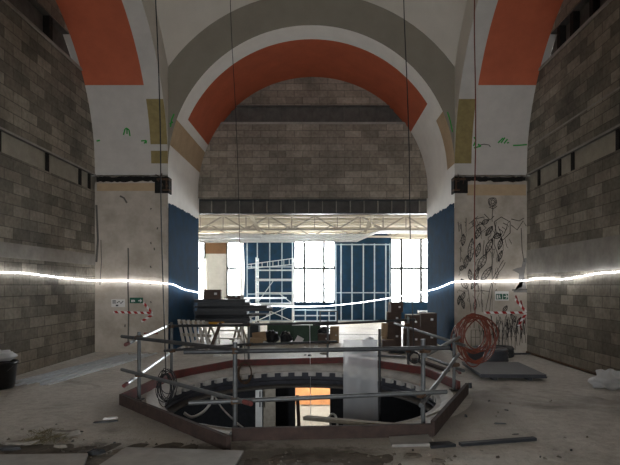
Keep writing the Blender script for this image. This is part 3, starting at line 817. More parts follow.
exit_sign(494.8, 291.3, 508.5, 300.5, 'white and green exit sign on the right pier under light strip', True)
nt_ = thing('paper_notice', (wp(118,306)[0], S, wp(118,306)[1]), 'small white paper notice on left pier beside green sign', 'notice')
mb = MB(); prect(mb, 111.5, 299.3, 125, 307, 0, S-.004); mb.build('sheet', 'tape_white', nt_)
mb = MB()
for q in range(3):
    prect(mb, 112.6, 300.3+q*1.2, 116.2, 301.0+q*1.2, 0, S-.006)
stroke(mb, [wp(117,303), wp(119.5,301.2), wp(121,303.6), wp(123.5,301)], .02, 0, S-.006)
prect(mb, 116, 304.7, 118.4, 306.2, 0, S-.006)
mb.build('print', 'grey_board', nt_)
def tape_arrow(label, segs, backing):
    mb = MB(); y = S-.005
    for (ax, ay, bx, by, nd) in segs:
        a = Vector(wp(ax, ay)); b = Vector(wp(bx, by)); d = (b-a); L = d.length; d.normalize(); nn = Vector((-d.y, d.x)); w = .055
        if backing: wallquad(mb, [a+nn*w/2, a-nn*w/2, b-nn*w/2, b+nn*w/2], 1, y+.002)
        for k in range(nd):
            p = a+d*(L*(k+.1)/nd); q = a+d*(L*(k+.6)/nd); sk = d*w*.8
            wallquad(mb, [p+nn*w/2, p-nn*w/2+sk, q-nn*w/2+sk, q+nn*w/2], 0, y)
    return tag(mb.build('tape_arrow', ['tape_red', 'tape_white']), label, 'arrow')
tape_arrow('red and white striped tape arrow on the left pier', [(113.3,312,152,313,6), (143.5,302.5,152.5,313.5,2), (141.5,321.5,153,314.5,2)], True)
tape_arrow('red and white striped tape arrow on drawn-over right pier', [(484,312.6,525,312.6,5), (515,299,526,312,2), (518,326,526,313,2)], True)
mb = MB(); prect(mb, 144, 332.6, 158, 334.2, 0, S-.006); tag(mb.build('tape_strip', 'ink_red'), 'dark red tape strip low on the left pier', 'tape')

# drawing in black ink on the right pier
random.seed(31)
mb = MB()
def ln(pts, w=.016, m=0): stroke(mb, [wp(*p) for p in pts], w*1.05, m, S-.002)
def wob(a, b, n=5, j=.5): return [(a[0]+(b[0]-a[0])*k/n+random.uniform(-j, j), a[1]+(b[1]-a[1])*k/n+random.uniform(-j, j)) for k in range(n+1)]
def leaf(cx_, cy_, L, w, ang):
    ca, sa = math.cos(R(ang)), -math.sin(R(ang))
    def tp(u, v): return (cx_+u*ca-v*sa, cy_+u*sa+v*ca)
    o1 = [tp(-L/2+L*k/10, w/2*math.sin(PI*k/10)) for k in range(11)]; o2 = [tp(-L/2+L*k/10, -w/2*math.sin(PI*k/10)) for k in range(11)]
    ln(o1, .018); ln(o2, .018); ln([tp(-L/2, 0), tp(L/2, 0)], .012)
    zz = []
    for k in range(1, 9): zz.append(tp(-L/2+L*k/9, (.34 if k % 2 else -.34)*w*math.sin(PI*k/9)*2*.75))
    ln(zz, .02)
for a in [(471,250,24,6,84), (482,262,19,6.5,62), (489,246,17,5.5,66), (486,274,19,5.5,54), (464,284,12,5,-62), (478,233,13,5,70), (489,231,12,4.5,55), (500,244,12,4,75), (461.5,268,6,4,60)]: leaf(*a)
for a, b in [((493,206),(492,222)), ((496,222),(494,244)), ((494,244),(500,262)), ((503,260),(493,279)), ((505,262),(495,279)), ((461,246),(460,262)), ((484,240),(483,258)), ((492,252),(492,276)), ((492,278),(486,310)), ((493,284),(489,312)), ((481,284),(482,312)), ((468,286),(471,312)), ((478,268),(478,292)), ((469,224),(478,216)), ((473,291),(490,291)), ((459,291),(468,291)), ((498,226),(503,243)), ((507,228),(500,240))]:
    ln(wob(a, b, 5, .45), .014)
for poly in ([(466,218),(466,232),(473,226),(474,218)], [(475,219),(484,217),(484,223),(476,226)], [(494,222),(501,217),(510,222),(510,233),(503,240),(497,236)], [(499,229),(503,232),(500,236),(497,232)], [(503,223),(507,225),(506,230),(502,227)], [(511,219),(519,221),(524,218)], [(511,225),(517,230),(523,221),(526,226)], [(458,222),(459,232),(461,224),(462,236)], [(521,228),(522,250),(524,262)], [(480,222),(486,228),(480,233),(476,228),(480,222)], [(484,214),(490,220),(494,216)]):
    ln(poly+([poly[0]] if len(poly) > 4 else []), .017)
for k in range(3):
    rr = 4.2-k*1.2; ln([(492.5+rr*math.cos(q*.5+k)*random.uniform(.85, 1.15), 202+rr*1.15*math.sin(q*.5+k)*random.uniform(.85, 1.15)) for q in range(14)], .016)
ln([(489,207),(493,209),(497,206)], .016)
for a in [(463,240,12,4,85), (466,262,14,4,80), (476,274,14,4,70), (478,250,15,4.5,75), (497,236,9,5,20), (485,222,9,4,30), (470,275,12,4,95), (500,256,12,3.5,70), (463,296,9,3.5,70), (474,284,12,4,60)]: leaf(*a)
for k in range(60):
    x_ = random.uniform(459, 512); y_ = random.uniform(216, 300)
    if x_ > 498 and y_ > 250: continue
    ln(wob((x_, y_), (x_+random.uniform(-3, 3), y_+random.uniform(2, 9)), 5, .9), .010)
for k in range(80):                       # reeds and rooftops at the bottom
    x_ = random.uniform(480, 526); y_ = random.uniform(314, 330); ln(wob((x_, y_), (x_+random.uniform(-2.5, 2.5), y_+random.uniform(6, 20)), 4, .5), .012)
for bx, by, bw, bh in [(489,324,7,26), (499,330,6,20), (466,318,8,10), (459,322,6,14), (471,330,9,18), (508,328,7,22)]:
    ln([(bx,by+bh),(bx,by),(bx+bw,by),(bx+bw,by+bh)], .014); ln([(bx,by+bh*.4),(bx+bw,by+bh*.4)], .01); ln([(bx+bw*.5,by),(bx+bw*.5,by+bh)], .01)
for a in [(459,300,10,3,80), (463,304,10,3,100), (475,305,12,3,85), (505,309,8,3.5,60), (513,318,10,3.5,120), (519,322,11,3.5,70)]: leaf(*a)
for a, b in (((516,296),(518,304)), ((520,300),(523,309)), ((519,318),(521,330)), ((523,316),(524,324))): ln(wob(a, b, 3, .6), .04, 1)
tag(mb.build('wall_drawing', ['ink', 'ink_red']), 'black ink drawing of leaves, stems and rooftops on the right pier', 'drawing')
# bare patch and cracks
mb = MB()
pts = [(527,258),(524.5,258),(522.5,262),(521.5,267),(517,268),(512,270),(517,272),(519,274),(518.5,279),(520,284),(522,287),(514,291),(513,292.3),(527,292.5)]
cxp = wp(524, 276)
for i in range(len(pts)-1): wallquad(mb, [cxp, wp(*pts[i]), wp(*pts[i+1])], 0, S+.002)
mb2 = mb; struct(mb2, 'bare_patch', 'bare_grey', parent=pier_r)
mb = MB()
stroke(mb, [wp(128.2,248), wp(128.6,262), wp(128.0,285), wp(128.8,312), wp(128.2,342)], .035, 0, S)
stroke(mb, [wp(96.5,262), wp(98,240), wp(96.5,205)], .05, 0, S); stroke(mb, [wp(97,184.5), wp(167,184)], .05, 1, S+.002); stroke(mb, [wp(97,188), wp(160,188)], .14, 1, S+.003)
stroke(mb, [wp(101,240), wp(101.5,262), wp(100,285)], .02, 0, S)
for q in range(9): 
    x_, y_ = random.uniform(100, 160), random.uniform(195, 330); stroke(mb, [wp(x_, y_), wp(x_+random.uniform(-1.5, 1.5), y_+random.uniform(.8, 3))], .03, 0, S)
stroke(mb, [wp(120,196), wp(124,198), wp(127,203)], .04, 0, S)
struct(mb, 'crack', ['concrete_dark', 'beige_primer'], parent=pier_l)
mb = MB()
stroke(mb, [wp(467,190), wp(526,190)], .26, 0, S+.003)
stroke(mb, [wp(492,240), wp(492.4,262), wp(492,290), wp(492,312)], .012, 1, S); stroke(mb, [wp(512,290), wp(527,289.5)], .035, 1, S)
struct(mb, 'crack', ['beige_primer', 'concrete_dark'], parent=pier_r)

# broken steel bracket stubs at the pier corners
for nm, cx_, sg, lab in (('l', XL, -1, 'broken dark steel stub at the springing of left pier'), ('r', XR, 1, 'broken dark steel stub at the springing of right pier')):
    random.seed(5 if sg < 0 else 6)
    t_ = thing('steel_stub', (cx_+sg*.1, YB-.05, 3.75), lab, 'steel stub')
    mb = MB()
    mb.box((min(cx_-sg*.03, cx_+sg*.30), YB-.05, 3.79), (max(cx_-sg*.03, cx_+sg*.30), YB+.2, 4.17)); mb.build('socket', 'void_dark', t_)
    mb = MB()
    mb.box((min(cx_-sg*.05, cx_+sg*.24), YB-.10, 4.09), (max(cx_-sg*.05, cx_+sg*.24), YB+.1, 4.13))
    mb.box((min(cx_-sg*.05, cx_+sg*.10), YB-.10, 3.84), (max(cx_-sg*.05, cx_+sg*.10), YB+.1, 3.87))
    mb.box((min(cx_-sg*.0, cx_+sg*.03), YB-.09, 3.86), (max(cx_-sg*.0, cx_+sg*.03), YB-.02, 4.1)); mb.build('plate', 'rust', t_)
    mb = MB()
    for k in range(5):
        p = Vector((cx_+sg*random.uniform(-.03, .25), YB-.08, random.uniform(3.85, 4.2))); mb.tube([p, p+Vector((random.uniform(-.08, .08), -.06, random.uniform(-.05, .14)))], .009, 5)
    mb.build('bar', 'rust', t_)

# sprayed green marks on the arch soffits (each follows its surface)
def arch_pt(side, px, py):
    """point on the side soffit: solved along the ray of sight at survey time"""
    for k in range(4000):
        d = YB+.05-k*.002; p = at(px, py, d)
        if p.z >= ZC:
            if (d-CY)**2+(p.z-ZC)**2 <= (H-.006)**2: return p
        elif d <= YB-.006: return p
    return at(px, py, YB-.01)
def spray(label, strokes, mat='spray_green', w=1.35):
    mb = MB()
    for st in strokes:
        for i in range(len(st)-1):
            (x_0, y_0), (x_1, y_1) = st[i], st[i+1]
            d = Vector((x_1-x_0, y_1-y_0)); d.normalize(); nx_, ny_ = -d.y*w/2, d.x*w/2
            mb.face([arch_pt(0, x_0+nx_, y_0+ny_), arch_pt(0, x_1+nx_, y_1+ny_), arch_pt(0, x_1-nx_, y_1-ny_), arch_pt(0, x_0-nx_, y_0-ny_)])
    return tag(mb.build('spray_mark', mat), label, 'paint mark')
spray('green sprayed zigzag mark on the white left arch', [[(123.5,135),(125,129),(127,128),(127,134)], [(127,128.5),(129,130),(130,136)]])
spray('green sprayed dash on the left arch right of zigzag', [[(141,141),(146,140.4)], [(144,143.5),(146.5,140.5),(146,143.5)]])
spray('green sprayed dash at the left arch by the block wall', [[(96.5,141),(100,140.4)]], w=1.6)
spray('green sprayed letter-like mark on white right arch', [[(498,143),(503,138)], [(501,143),(505,137.5)], [(504,143.5),(507.5,139)], [(507,143),(509,142.5)]])
spray('green sprayed scrawl beside the ochre patch on right arch', [[(473.5,146),(476,140),(474,137)], [(474,148),(481,146),(478,144)]])
spray('green dash with dark scratch on right arch by wall', [[(513,145.5),(520,145.2),(527,144.6)]])
spray('dark scratch mark on right arch beside the green scrawl', [[(478,145.4),(484,144.2),(489,145),(490.5,147)]], 'ink', .8)
def spray_plane(label, strokes, y, w=.05):
    mb = MB()
    for st in strokes: stroke(mb, [((p[0]-319.5)*y/500, (285-p[1])*y/500+1.6) for p in st], w, 0, y)
    return tag(mb.build('spray_mark', 'spray_green'), label, 'paint mark')
spray_plane('green sprayed streak on grey wall at left springing of arch', [[(170.5,127),(171.5,120),(174,114)], [(169.5,124),(173,122)]], YB-.008, .035)
spray_plane('green sprayed streak on grey wall at right springing of arch', [[(447.5,112),(450,120),(452.5,132)]], YB-.008, .03)

# ------------------------------------------------------------------ floor things, left
bk = thing('bucket', at(0,0,1)*0+Vector((-4.97,7.75,0)), 'black builders bucket holding a white plastic bag by left wall', 'bucket')
bx, by = -4.97, 7.75
mb = MB(); mb.lathe([(.0,.005),(.20,.005),(.22,.06),(.25,.37),(.27,.38),(.27,.415),(.25,.42),(.245,.39),(.215,.06),(0,.05)], bx, by, 28, 0, True); mb.build('pail', 'bag_black', bk)
mb = MB(); mb.tube([(bx+.26*math.cos(a), by-.12*math.sin(a)-.05, .38-.15*math.sin(a)) for a in [PI*k/12 for k in range(13)]], .006, 6); mb.build('handle', 'galv', bk)
def blob(c, sx, sy, sz, seed, jit=.22, n=14, m=12):
    random.seed(seed); vs = []; ph = [random.uniform(0, 6) for _ in range(6)]
    for j in range(m+1):
        th = PI*j/m
        for i in range(n):
            a = 2*PI*i/n
            q = 1+jit*(math.sin(3*a+ph[0]+2*th)*.4+math.sin(5*a+ph[1]-3*th)*.35+math.sin(7*th+ph[2]+a)*.35)+random.uniform(-jit, jit)*.3
            vs.append((c[0]+sx*q*math.sin(th)*math.cos(a), c[1]+sy*q*math.sin(th)*math.sin(a), max(c[2]+sz*q*math.cos(th), c[2]-sz*.9)))
    fs = [(j*n+i, j*n+(i+1) % n, (j+1)*n+(i+1) % n, (j+1)*n+i) for j in range(m) for i in range(n)]
    return vs, fs
mb = MB(); mb.raw(*blob((bx+.02,by-.0,.50), .235, .2, .085, 3, .25), 0, True)
tag(mb.build('plastic_bag', 'plastic_bag'), 'crumpled white plastic bag stuffed in the black bucket', 'bag')
mb = MB(); mb.raw(*blob((4.5,7.75,.125), .25, .2, .135, 8, .4, 26, 20), 0, True)
tag(mb.build('plastic_bag', 'plastic_bag'), 'crumpled white plastic bag on the floor at far right', 'bag')
# bundle of metal studs
random.seed(12)
names = ['shiny', 'dull']
ends = [((-4.98+.092*k, 8.1+random.uniform(-.2,.2)), (-4.43+.092*k, 11.45+random.uniform(-.2,.2))) for k in range(8)]
ordn = ['first metal stud on the floor from the left wall', 'second metal stud on the floor from the left wall', 'third metal stud on the floor from the left wall', 'fourth metal stud on the floor from the left wall', 'fifth metal stud on the floor from the left wall', 'sixth metal stud on the floor from the left wall', 'seventh metal stud on the floor from the left wall', 'eighth metal stud on the floor, nearest the guardrail']
for k, (p, q) in enumerate(ends):
    a = Vector((*p, 0)); b = Vector((*q, 0)); d = (b-a).normalized(); sd = Vector((d.y, -d.x, 0)); w = .025; h = .03
    mb = MB()
    up = Vector((0,0,1))
    prof = [(-w, h), (-w, .002), (w, .002), (w, h), (w-.004, h), (w-.004, .006), (-w+.004, .006), (-w+.004, h)]
    if k % 2: prof = [(x_, h+.002-z_) for x_, z_ in prof]
    vs = [a+sd*x_+up*z_ for x_, z_ in prof]+[b+sd*x_+up*z_ for x_, z_ in prof]
    mb.raw(vs, [(i, (i+1) % 8, 8+(i+1) % 8, 8+i) for i in range(8)]+[(0,1,6,7),(1,2,5,6),(2,3,4,5)]+[(8,15,14,9),(9,14,13,10),(10,13,12,11)])
    tag(mb.build('metal_stud', 'galv_bright'), ordn[k], 'metal stud', 'metal studs lying on the floor')

# floor things, right
random.seed(3)
def slab(name, mat, label, cat, c, sx, sy, th, z, yaw, group=None):
    mb = MB(); mb.box((c[0]-sx/2,c[1]-sy/2,z), (c[0]+sx/2,c[1]+sy/2,z+th), 0, rz(yaw), (c[0],c[1],z))
    return tag(mb.build(name, mat), label, cat, group)
slab('timber_batten', 'black_board', 'left dark batten carrying the stack of grey boards', 'batten', (2.98,9.0), .08, 1.2, .05, 0, R(-3))
slab('timber_batten', 'black_board', 'right dark batten carrying the stack of grey boards', 'batten', (3.56,8.98), .08, 1.2, .05, 0, R(-3))
for k in range(4):
    slab('sheet_board', 'grey_board', ['lowest grey sheet of the board stack beside coil', 'second lowest grey sheet of the board stack beside coil', 'third grey sheet up in the board stack beside coil', 'top grey sheet of the board stack beside coil'][k], 'board', (3.29+random.uniform(-.02,.02),9.02+random.uniform(-.02,.02)), 1.08, 1.38, .014, .05+k*.0145, R(-3+random.uniform(-1.2,1.2)), 'grey boards stacked by the coil')
# wire mesh rolls behind
def roll(x, y, r, h, label, mat):
    t_ = thing('cable_reel', (x, y, 0), label, 'roll')
    mb = MB(); mb.lathe([(r*.5,.0),(r,.0),(r+.015,.03),(r,.06),(r+.015,.1),(r,.14),(r+.015,.18),(r,h-.06),(r+.01,h-.03),(r*.95,h),(r*.5,h),(r*.5,0)], x, y, 32, 0, True); mb.build('wound_strip', mat, t_)
    mb = MB(); mb.lathe([(r*.35,.0),(r*.5,.0),(r*.5,h*.9),(r*.35,h*.9),(r*.35,0)], x, y, 24, 0, True); mb.build('core', 'concrete_dark', t_)
roll(3.55, 10.6, .42, .27, 'dark grey roll of strip standing behind the orange coil', 'grey_board')
roll(4.05, 11.25, .30, .22, 'smaller dark roll against the drawn-over right pier', 'galv_dark')
mb = MB(); mb.tube([(WR-.1,11.7,.03),(WR-.07,9.0,.03),(WR-.09,6.2,.03)], .025, 8); tag(mb.build('loose_pipe', 'rust'), 'rusty pipe lying along the foot of the right wall', 'pipe')
mb = MB(); mb.tube([(4.42,11.4,.03),(4.84,11.45,.03)], .02, 8); tag(mb.build('loose_pipe', 'galv_dark'), 'short pipe on the floor against the right pier', 'pipe')
mb = MB(); mb.beam((2.5,8.9,.03), (2.62,9.9,.03), .05, .03); tag(mb.build('timber_strip', 'red_wood'), 'red strip on the floor left of the grey board stack', 'strip')
mb = MB(); mb.beam((2.0,10.6,.03), (2.35,9.2,.03), .1, .05); tag(mb.build('timber_strip', 'brown_wood'), 'brown timber on the floor outside the right rear guardrail', 'strip')
mb = MB(); mb.beam((.95,11.3,.02), (1.9,11.0,.02), .1, .04); tag(mb.build('timber_strip', 'galv'), 'grey metal length on the floor before the cardboard boxes', 'strip')

# foreground boards
def plank(pts, th, mat, label, name='loose_board', z=.0):
    mb = MB(); P = [on_floor(*p) for p in pts]; n_ = len(P)
    lo = [Vector((p.x,p.y,z+.002)) for p in P]; hi = [Vector((p.x,p.y,max(z, 0)+(th if z == 0 else th-z))) for p in P]
    mb.raw(lo+hi, [tuple(range(n_))[::-1], tuple(range(n_, 2*n_))]+[(i, (i+1) % n_, n_+(i+1) % n_, n_+i) for i in range(n_)])
    return tag(mb.build(name, mat), label, 'board')
plank([(96,476),(126,455),(244,458.5),(232,480)], .075, 'wet_board', 'pale dusty board lying on the dirt at bottom centre-left', z=.05)
plank([(-20,463),(88,461.5),(84,474),(-20,476)], .075, 'wet_board', 'long pale board lying at the bottom left corner', z=.05)
plank([(389,439.5),(428,437),(434,446.5),(392,447.5)], .03, 'wet_board', 'short wooden board lying against the front right toe board')
plank([(429,445),(449,444),(456,447),(431,449)], .03, 'black_board', 'dark offcut lying beside the front right toe board', 'timber_offcut')
mb = MB(); a, b = on_floor(460,446.2), on_floor(535,440.5); a.z = b.z = .02; mb.beam(a, b, .06, .03)
tag(mb.build('timber_batten', 'black_board'), 'long thin dark batten on the floor at front right', 'batten')

# dirt mound
random.seed(77)
mb = MB(); nx, ny = 90, 16; vs = []
from mathutils import noise as NZ
for j in range(ny+1):
    for i in range(nx+1):
        u, v = i/nx, j/ny
        x_ = -3.5+4.9*u; y_ = 3.3+1.85*v
        env = math.sin(PI*v)**.6*min(1, (1-u)*6)
        hgt = .07*NZ.noise(Vector((x_*1.6, y_*2.2, 3)))+.035*NZ.noise(Vector((x_*7, y_*7, 1)))+.016*NZ.noise(Vector((x_*23, y_*23, 1)))
        front = 1 if x_ < -1.2 else 1-min(1, max(0, (y_-4.7)/.2))
        side = (.018 if x_ < -1.2 else .004)*front-(1-front)*.06
        vs.append((x_, y_, max(-.02, hgt*env*.75+side-(1-env)*.03)))
mb.raw(vs, [(j*(nx+1)+i, j*(nx+1)+i+1, (j+1)*(nx+1)+i+1, (j+1)*(nx+1)+i) for j in range(ny) for i in range(nx)], 0, True)
random.seed(78)
for k in range(420):
    x_, y_ = random.uniform(-4, 1.3), random.uniform(3.9, 5.15)
    if y_ > 4.75 and x_ > -1.2: continue
    r_ = random.choice((.006, .009, .012, .02)); z_ = .02
    q_ = [Vector((x_+r_*random.uniform(.7,1.3)*math.cos(a), y_+r_*random.uniform(.7,1.3)*math.sin(a), z_)) for a in (0, 1.3, 2.6, 3.8, 5)]
    t_ = Vector((x_, y_, z_+r_*.9)); mb.raw(q_+[t_], [(i, (i+1) % 5, 5) for i in range(5)], random.choice((0, 0, 1)))
tag(mb.build('dirt', ['dirt', 'rubble']), 'brown loose dirt spread over the slab in the foreground', 'dirt', kind='stuff')

def chip(p, sx, sy, sz, yaw, seed):
    random.seed(seed); mb = MB(); n_ = random.choice((5, 6, 7)); lo, hi = [], []
    for i in range(n_):
        a = 2*PI*i/n_; r_ = random.uniform(.6, 1.1)
        x_, y_ = sx*r_*math.cos(a), sy*r_*math.sin(a); x2, y2 = x_*math.cos(yaw)-y_*math.sin(yaw), x_*math.sin(yaw)+y_*math.cos(yaw)
        lo.append(Vector((p[0]+x2, p[1]+y2, p[2]))); hi.append(Vector((p[0]+x2*.8, p[1]+y2*.8, p[2]+sz*random.uniform(.6, 1.1))))
    mb.raw(lo+hi, [tuple(range(n_))[::-1], tuple(range(n_, 2*n_))]+[(i, (i+1) % n_, n_+(i+1) % n_, n_+i) for i in range(n_)])
    return mb
big = [((20,446),(.28,.06,.035),.1,'rubble','flat pale rubble slab in dirt at lower left corner'),
       ((64,437),(.17,.06,.05),.25,'rubble','pale rubble lump behind the straw in the left foreground'),
       ((60,449),(.09,.04,.03),-.2,'rubble','small pale rubble flake just right of the straw'),
       ((111,419),(.10,.05,.025),.3,'tape_white','crumpled white scrap on the floor below left guardrail'),
       ((104,422.5),(.16,.02,.02),.35,'black_board','dark splinter beside the white scrap on the left floor'),
       ((8,452),(.16,.05,.03),.05,'black_board','dark flat chunk in dirt at lower left edge'),
       ((95,456),(.09,.05,.04),.4,'black_board','black lump at the corner of the pale board'),
       ((500,424),(.085,.018,.012),-.15,'black_board','dark splinter on the bare floor at front right'),
       ((466,417),(.022,.03,.03),.2,'black_board','small dark lump near the right toe board'),
       ((516,434.5),(.05,.014,.01),.2,'black_board','thin dark sliver above the long batten'),
       ((412,457),(.10,.05,.03),.1,'dirt','flat dirt clod on the floor at bottom centre-right'),
       ((438,462),(.07,.04,.03),-.1,'dirt','dirt clod at the bottom edge right of centre'),
       ((470,388),(.05,.04,.09),.6,'black_board','black block at the far end of the right toe board')]
for k, (pp, sz, yaw, mat, lab) in enumerate(big):
    p = on_floor(*pp); p.z = .02 if pp[1] > 430 and pp[0] < 200 else .001
    tag(chip(p, sz[0], sz[1], sz[2], yaw, 100+k).build('rubble_piece', mat), lab, 'debris')
random.seed(55)
for k in range(26):
    px, py = random.uniform(20, 600), random.uniform(398, 462)
    if 120 < px < 470 and py < 450: px = random.choice((random.uniform(20, 110), random.uniform(480, 600)))
    p = on_floor(px, py); p.z = .002 if py < 432 else .012
    tag(chip(p, random.uniform(.012,.035), random.uniform(.01,.02), random.uniform(.008,.02), random.uniform(0,3), 300+k).build('floor_chip', random.choice(('black_board', 'dirt', 'rubble'))), 'tiny loose chip on the dusty floor', 'debris', 'tiny chips scattered on the floor')
for k in range(3):
    random.seed(600+k); mb = MB()
    c = on_floor((44, 52, 36)[k], (437, 443, 445)[k])
    for q in range(70):
        p = c+Vector((random.gauss(0,.07), random.gauss(0,.05), random.uniform(.02,.05))); a = random.uniform(0, PI)
        d = Vector((math.cos(a)*.07, math.sin(a)*.07, random.uniform(-.01,.03))); mb.tube([p, p+d*.5+Vector((0,0,.008)), p+d], .0025, 3)
    tag(mb.build('straw', 'straw'), ('dry straw tuft farthest from camera in the left foreground dirt', 'dry straw tuft nearest the small rubble flake', 'dry straw tuft nearest the lower left rubble slab')[k], 'straw', kind='stuff')
for k, (pp, s_) in enumerate((((24,366),.05), ((32,363),.07), ((40,364),.05))):
    p = on_floor(*pp); p.z = .001
    tag(chip(p, s_, s_*.7, s_*.7, k, 800+k).build('scrap_piece', ('white_board', 'brown_wood', 'cardboard_pale')[k]), ('white scrap on the floor beside the black bucket', 'brown offcut at the foot of left wall', 'tan offcut right of the brown one by left wall')[k], 'debris')

# ------------------------------------------------------------------ material piles in the rear
# rack of dark boards at the left
random.seed(40)
zz = .05
rk = thing('trestle', (-2.75, 14.3, 0), 'white timber trestle under the pile of dark boards', 'trestle')
for xx in (-3.25, -2.35):
    for yy in (13.9, 14.7):
        mb = MB(); mb.beam((xx-.06,yy,0), (xx+.06,yy,.46), .05, .05); mb.build('leg', 'pale_wood', rk)
        mb = MB(); mb.beam((xx+.22,yy,0), (xx+.02,yy,.46), .05, .05); mb.build('leg', 'pale_wood', rk)
mb = MB(); mb.box((-3.45,13.58,.46), (-2.1,13.92,.53)); mb.build('crossbar', 'pale_wood', rk)
mb = MB(); mb.box((-3.45,14.68,.46), (-2.1,14.75,.53)); mb.build('crossbar', 'pale_wood', rk)
zz = .53
labs = ['lowest dark board', 'second dark board', 'third dark board', 'fourth dark board', 'fifth dark board', 'sixth dark board', 'seventh dark board', 'eighth dark board', 'topmost dark board']
for k in range(9):
    th = random.choice((.045, .06, .09)); L = random.uniform(1.35, 1.6)+(.5 if k in (3, 5, 6) else 0); cx_ = -3.5+L/2+random.uniform(0, .1)
    mb = MB(); mb.box((cx_-L/2,13.85+random.uniform(-.12,.1),zz), (cx_+L/2,14.75,zz+th-.006), 0, rz(R(random.uniform(-7,7))), (cx_,14.3,zz))
    tag(mb.build('dark_board', 'black_board'), labs[k]+' from bottom in the pile by left blue wall' if k < 8 else 'topmost dark board in the pile by left blue wall', 'board', 'dark boards piled at the rear left')
    zz += th
    if k == 5: zt5 = zz
mb = MB(); mb.box((-3.3,13.60,.535), (-2.6,13.66,.595), 0, rz(R(-1)))
tag(mb.build('spirit_level', 'yellow_level'), 'yellow spirit level lying at the front of dark boards', 'level')
def carton(c, sx, sy, sz, z, yaw, label, mat='cardboard', group=None, tape='tape_white'):
    t_ = thing('cardboard_box', (c[0], c[1], z), label, 'box', group)
    rt = rz(yaw); P = (c[0], c[1], z)
    mb = MB(); mb.box((c[0]-sx/2,c[1]-sy/2,z), (c[0]+sx/2,c[1]+sy/2,z+sz), 0, rt, P); mb.build('carton', mat, t_)
    mb = MB(); mb.box((c[0]-sx/2-.002,c[1]-.03,z+sz*.75), (c[0]+sx/2+.002,c[1]+.03,z+sz+.003), 0, rt, P); mb.build('tape', 'cardboard_pale', t_)
    if tape:
        mb = MB(); w = sx*.16; mb.box((c[0]+sx*.12,c[1]-sy/2-.003,z+sz*.45), (c[0]+sx*.12+w,c[1]-sy/2,z+sz*.45+w*.8), 0, rt, P); mb.build('paper_label', tape, t_)
    return t_
carton((-3.05,14.3), .48, .4, .26, zz, R(6), 'brown cardboard box on top of the dark board pile', group=None)
carton((-2.42,14.35), .42, .35, .10, zz, R(-8), 'flat brown box beside the taller one on dark boards')
# bundle of aluminium lengths across the pile
for k in range(3):
    mb = MB(); mb.beam((-2.12,14.0+.12*k,zz+.025), (-.95,14.15+.12*k,zz+.025), .05, .04)
    tag(mb.build('metal_length', 'galv_bright'), ('front pale metal length sticking out right of dark boards', 'middle pale metal length sticking out right of dark boards', 'rear pale metal length sticking out right of dark boards')[k], 'metal length', 'metal lengths on the dark boards')
# post holding the pile's right end
mb = MB(); mb.box((-2.0,14.1,0), (-1.72,14.5,.51)); tag(mb.build('tool_chest', 'black_board'), 'dark upright chest under the ends of the dark boards', 'chest')
# leaning pallet
pl = thing('pallet', (-3.2, 11.9, 0), 'weathered white slatted pallet leaning by the left blue wall', 'pallet')
def lean(u, v, w=0):     # u along the base, v up the slope, w outward
    b0_ = Vector((-3.32, 12.3, .0)); du = Vector((.80, -.42, 0)).normalized(); dv = Vector((-.16, .12, .6)).normalized(); dw = du.cross(dv).normalized()
    return b0_+du*u+dv*v+dw*w
for k in range(6):
    u = .06+k*.155; mb = MB(); mb.beam(lean(u,0,.04), lean(u,.78,.04), .075, .022); mb.build('slat', 'white_paint', pl)
for v in (.1, .4, .72):
    mb = MB(); mb.beam(lean(0,v,-.0), lean(.92,v,-.0), .07, .07); mb.build('bearer', 'pale_wood', pl)
mb = MB(); mb.beam((-2.72,12.5,.02), (-2.55,12.9,.62), .05, .07); tag(mb.build('timber_offcut', 'cardboard'), 'brown timber offcut propped right of the leaning pallet', 'offcut')
# ladder-like white step stand
st = thing('step_stand', (-2.2, 13.2, 0), 'white folding step stand in front of the dark boards', 'step stand')
for xx, dx_ in ((-2.72, .04), (-2.02, -.04)):
    mb = MB(); mb.beam((xx,13.0,0), (xx+dx_,13.25,.58), .04, .03); mb.build('rail', 'white_paint', st)
    mb = MB(); mb.beam((xx,13.55,0), (xx+dx_,13.3,.56), .03, .03); mb.build('rear_leg', 'white_paint', st)
for z in (.2, .4, .57):
    q = z/.58; mb = MB(); mb.box((-2.72+.04*q,13.0+.25*q-.04,z-.015), (-2.02-.04*q,13.0+.25*q+.06,z+.015)); mb.build('tread', 'white_paint', st)
# green crates
def crate(c, sx, sy, sz, yaw, label):
    t_ = thing('site_bin', (c[0], c[1], 0), label, 'bin'); rt = rz(yaw); P = (c[0], c[1], 0)
    mb = MB()
    x0_, x1_, y0_, y1_ = c[0]-sx/2, c[0]+sx/2, c[1]-sy/2, c[1]+sy/2
    mb.box((x0_,y0_,.04), (x1_,y0_+.02,sz), 0, rt, P); mb.box((x0_,y1_-.02,.04), (x1_,y1_,sz), 0, rt, P); mb.box((x0_,y0_,.04), (x0_+.02,y1_,sz), 0, rt, P); mb.box((x1_-.02,y0_,.04), (x1_,y1_,sz), 0, rt, P)
    mb.box((x0_,y0_,.03), (x1_,y1_,.06), 0, rt, P)
    mb.build('body', 'crate_green', t_)
    mb = MB(); mb.box((x0_-.015,y0_-.015,sz), (x1_+.015,y0_+.03,sz+.03), 0, rt, P); mb.box((x0_-.015,y1_-.03,sz), (x1_+.015,y1_+.015,sz+.03), 0, rt, P)
    mb.box((x0_-.015,y0_+.03,sz), (x0_+.03,y1_-.03,sz+.03), 0, rt, P); mb.box((x1_-.03,y0_+.03,sz), (x1_+.015,y1_-.03,sz+.03), 0, rt, P); mb.build('rim', 'crate_rim', t_)
    for dx_ in (-sx*.3, sx*.3):
        mb = MB(); mb.box((c[0]+dx_-.04,y0_,0), (c[0]+dx_+.04,y1_,.03), 0, rt, P); mb.build('runner', 'black_board', t_)
    return t_
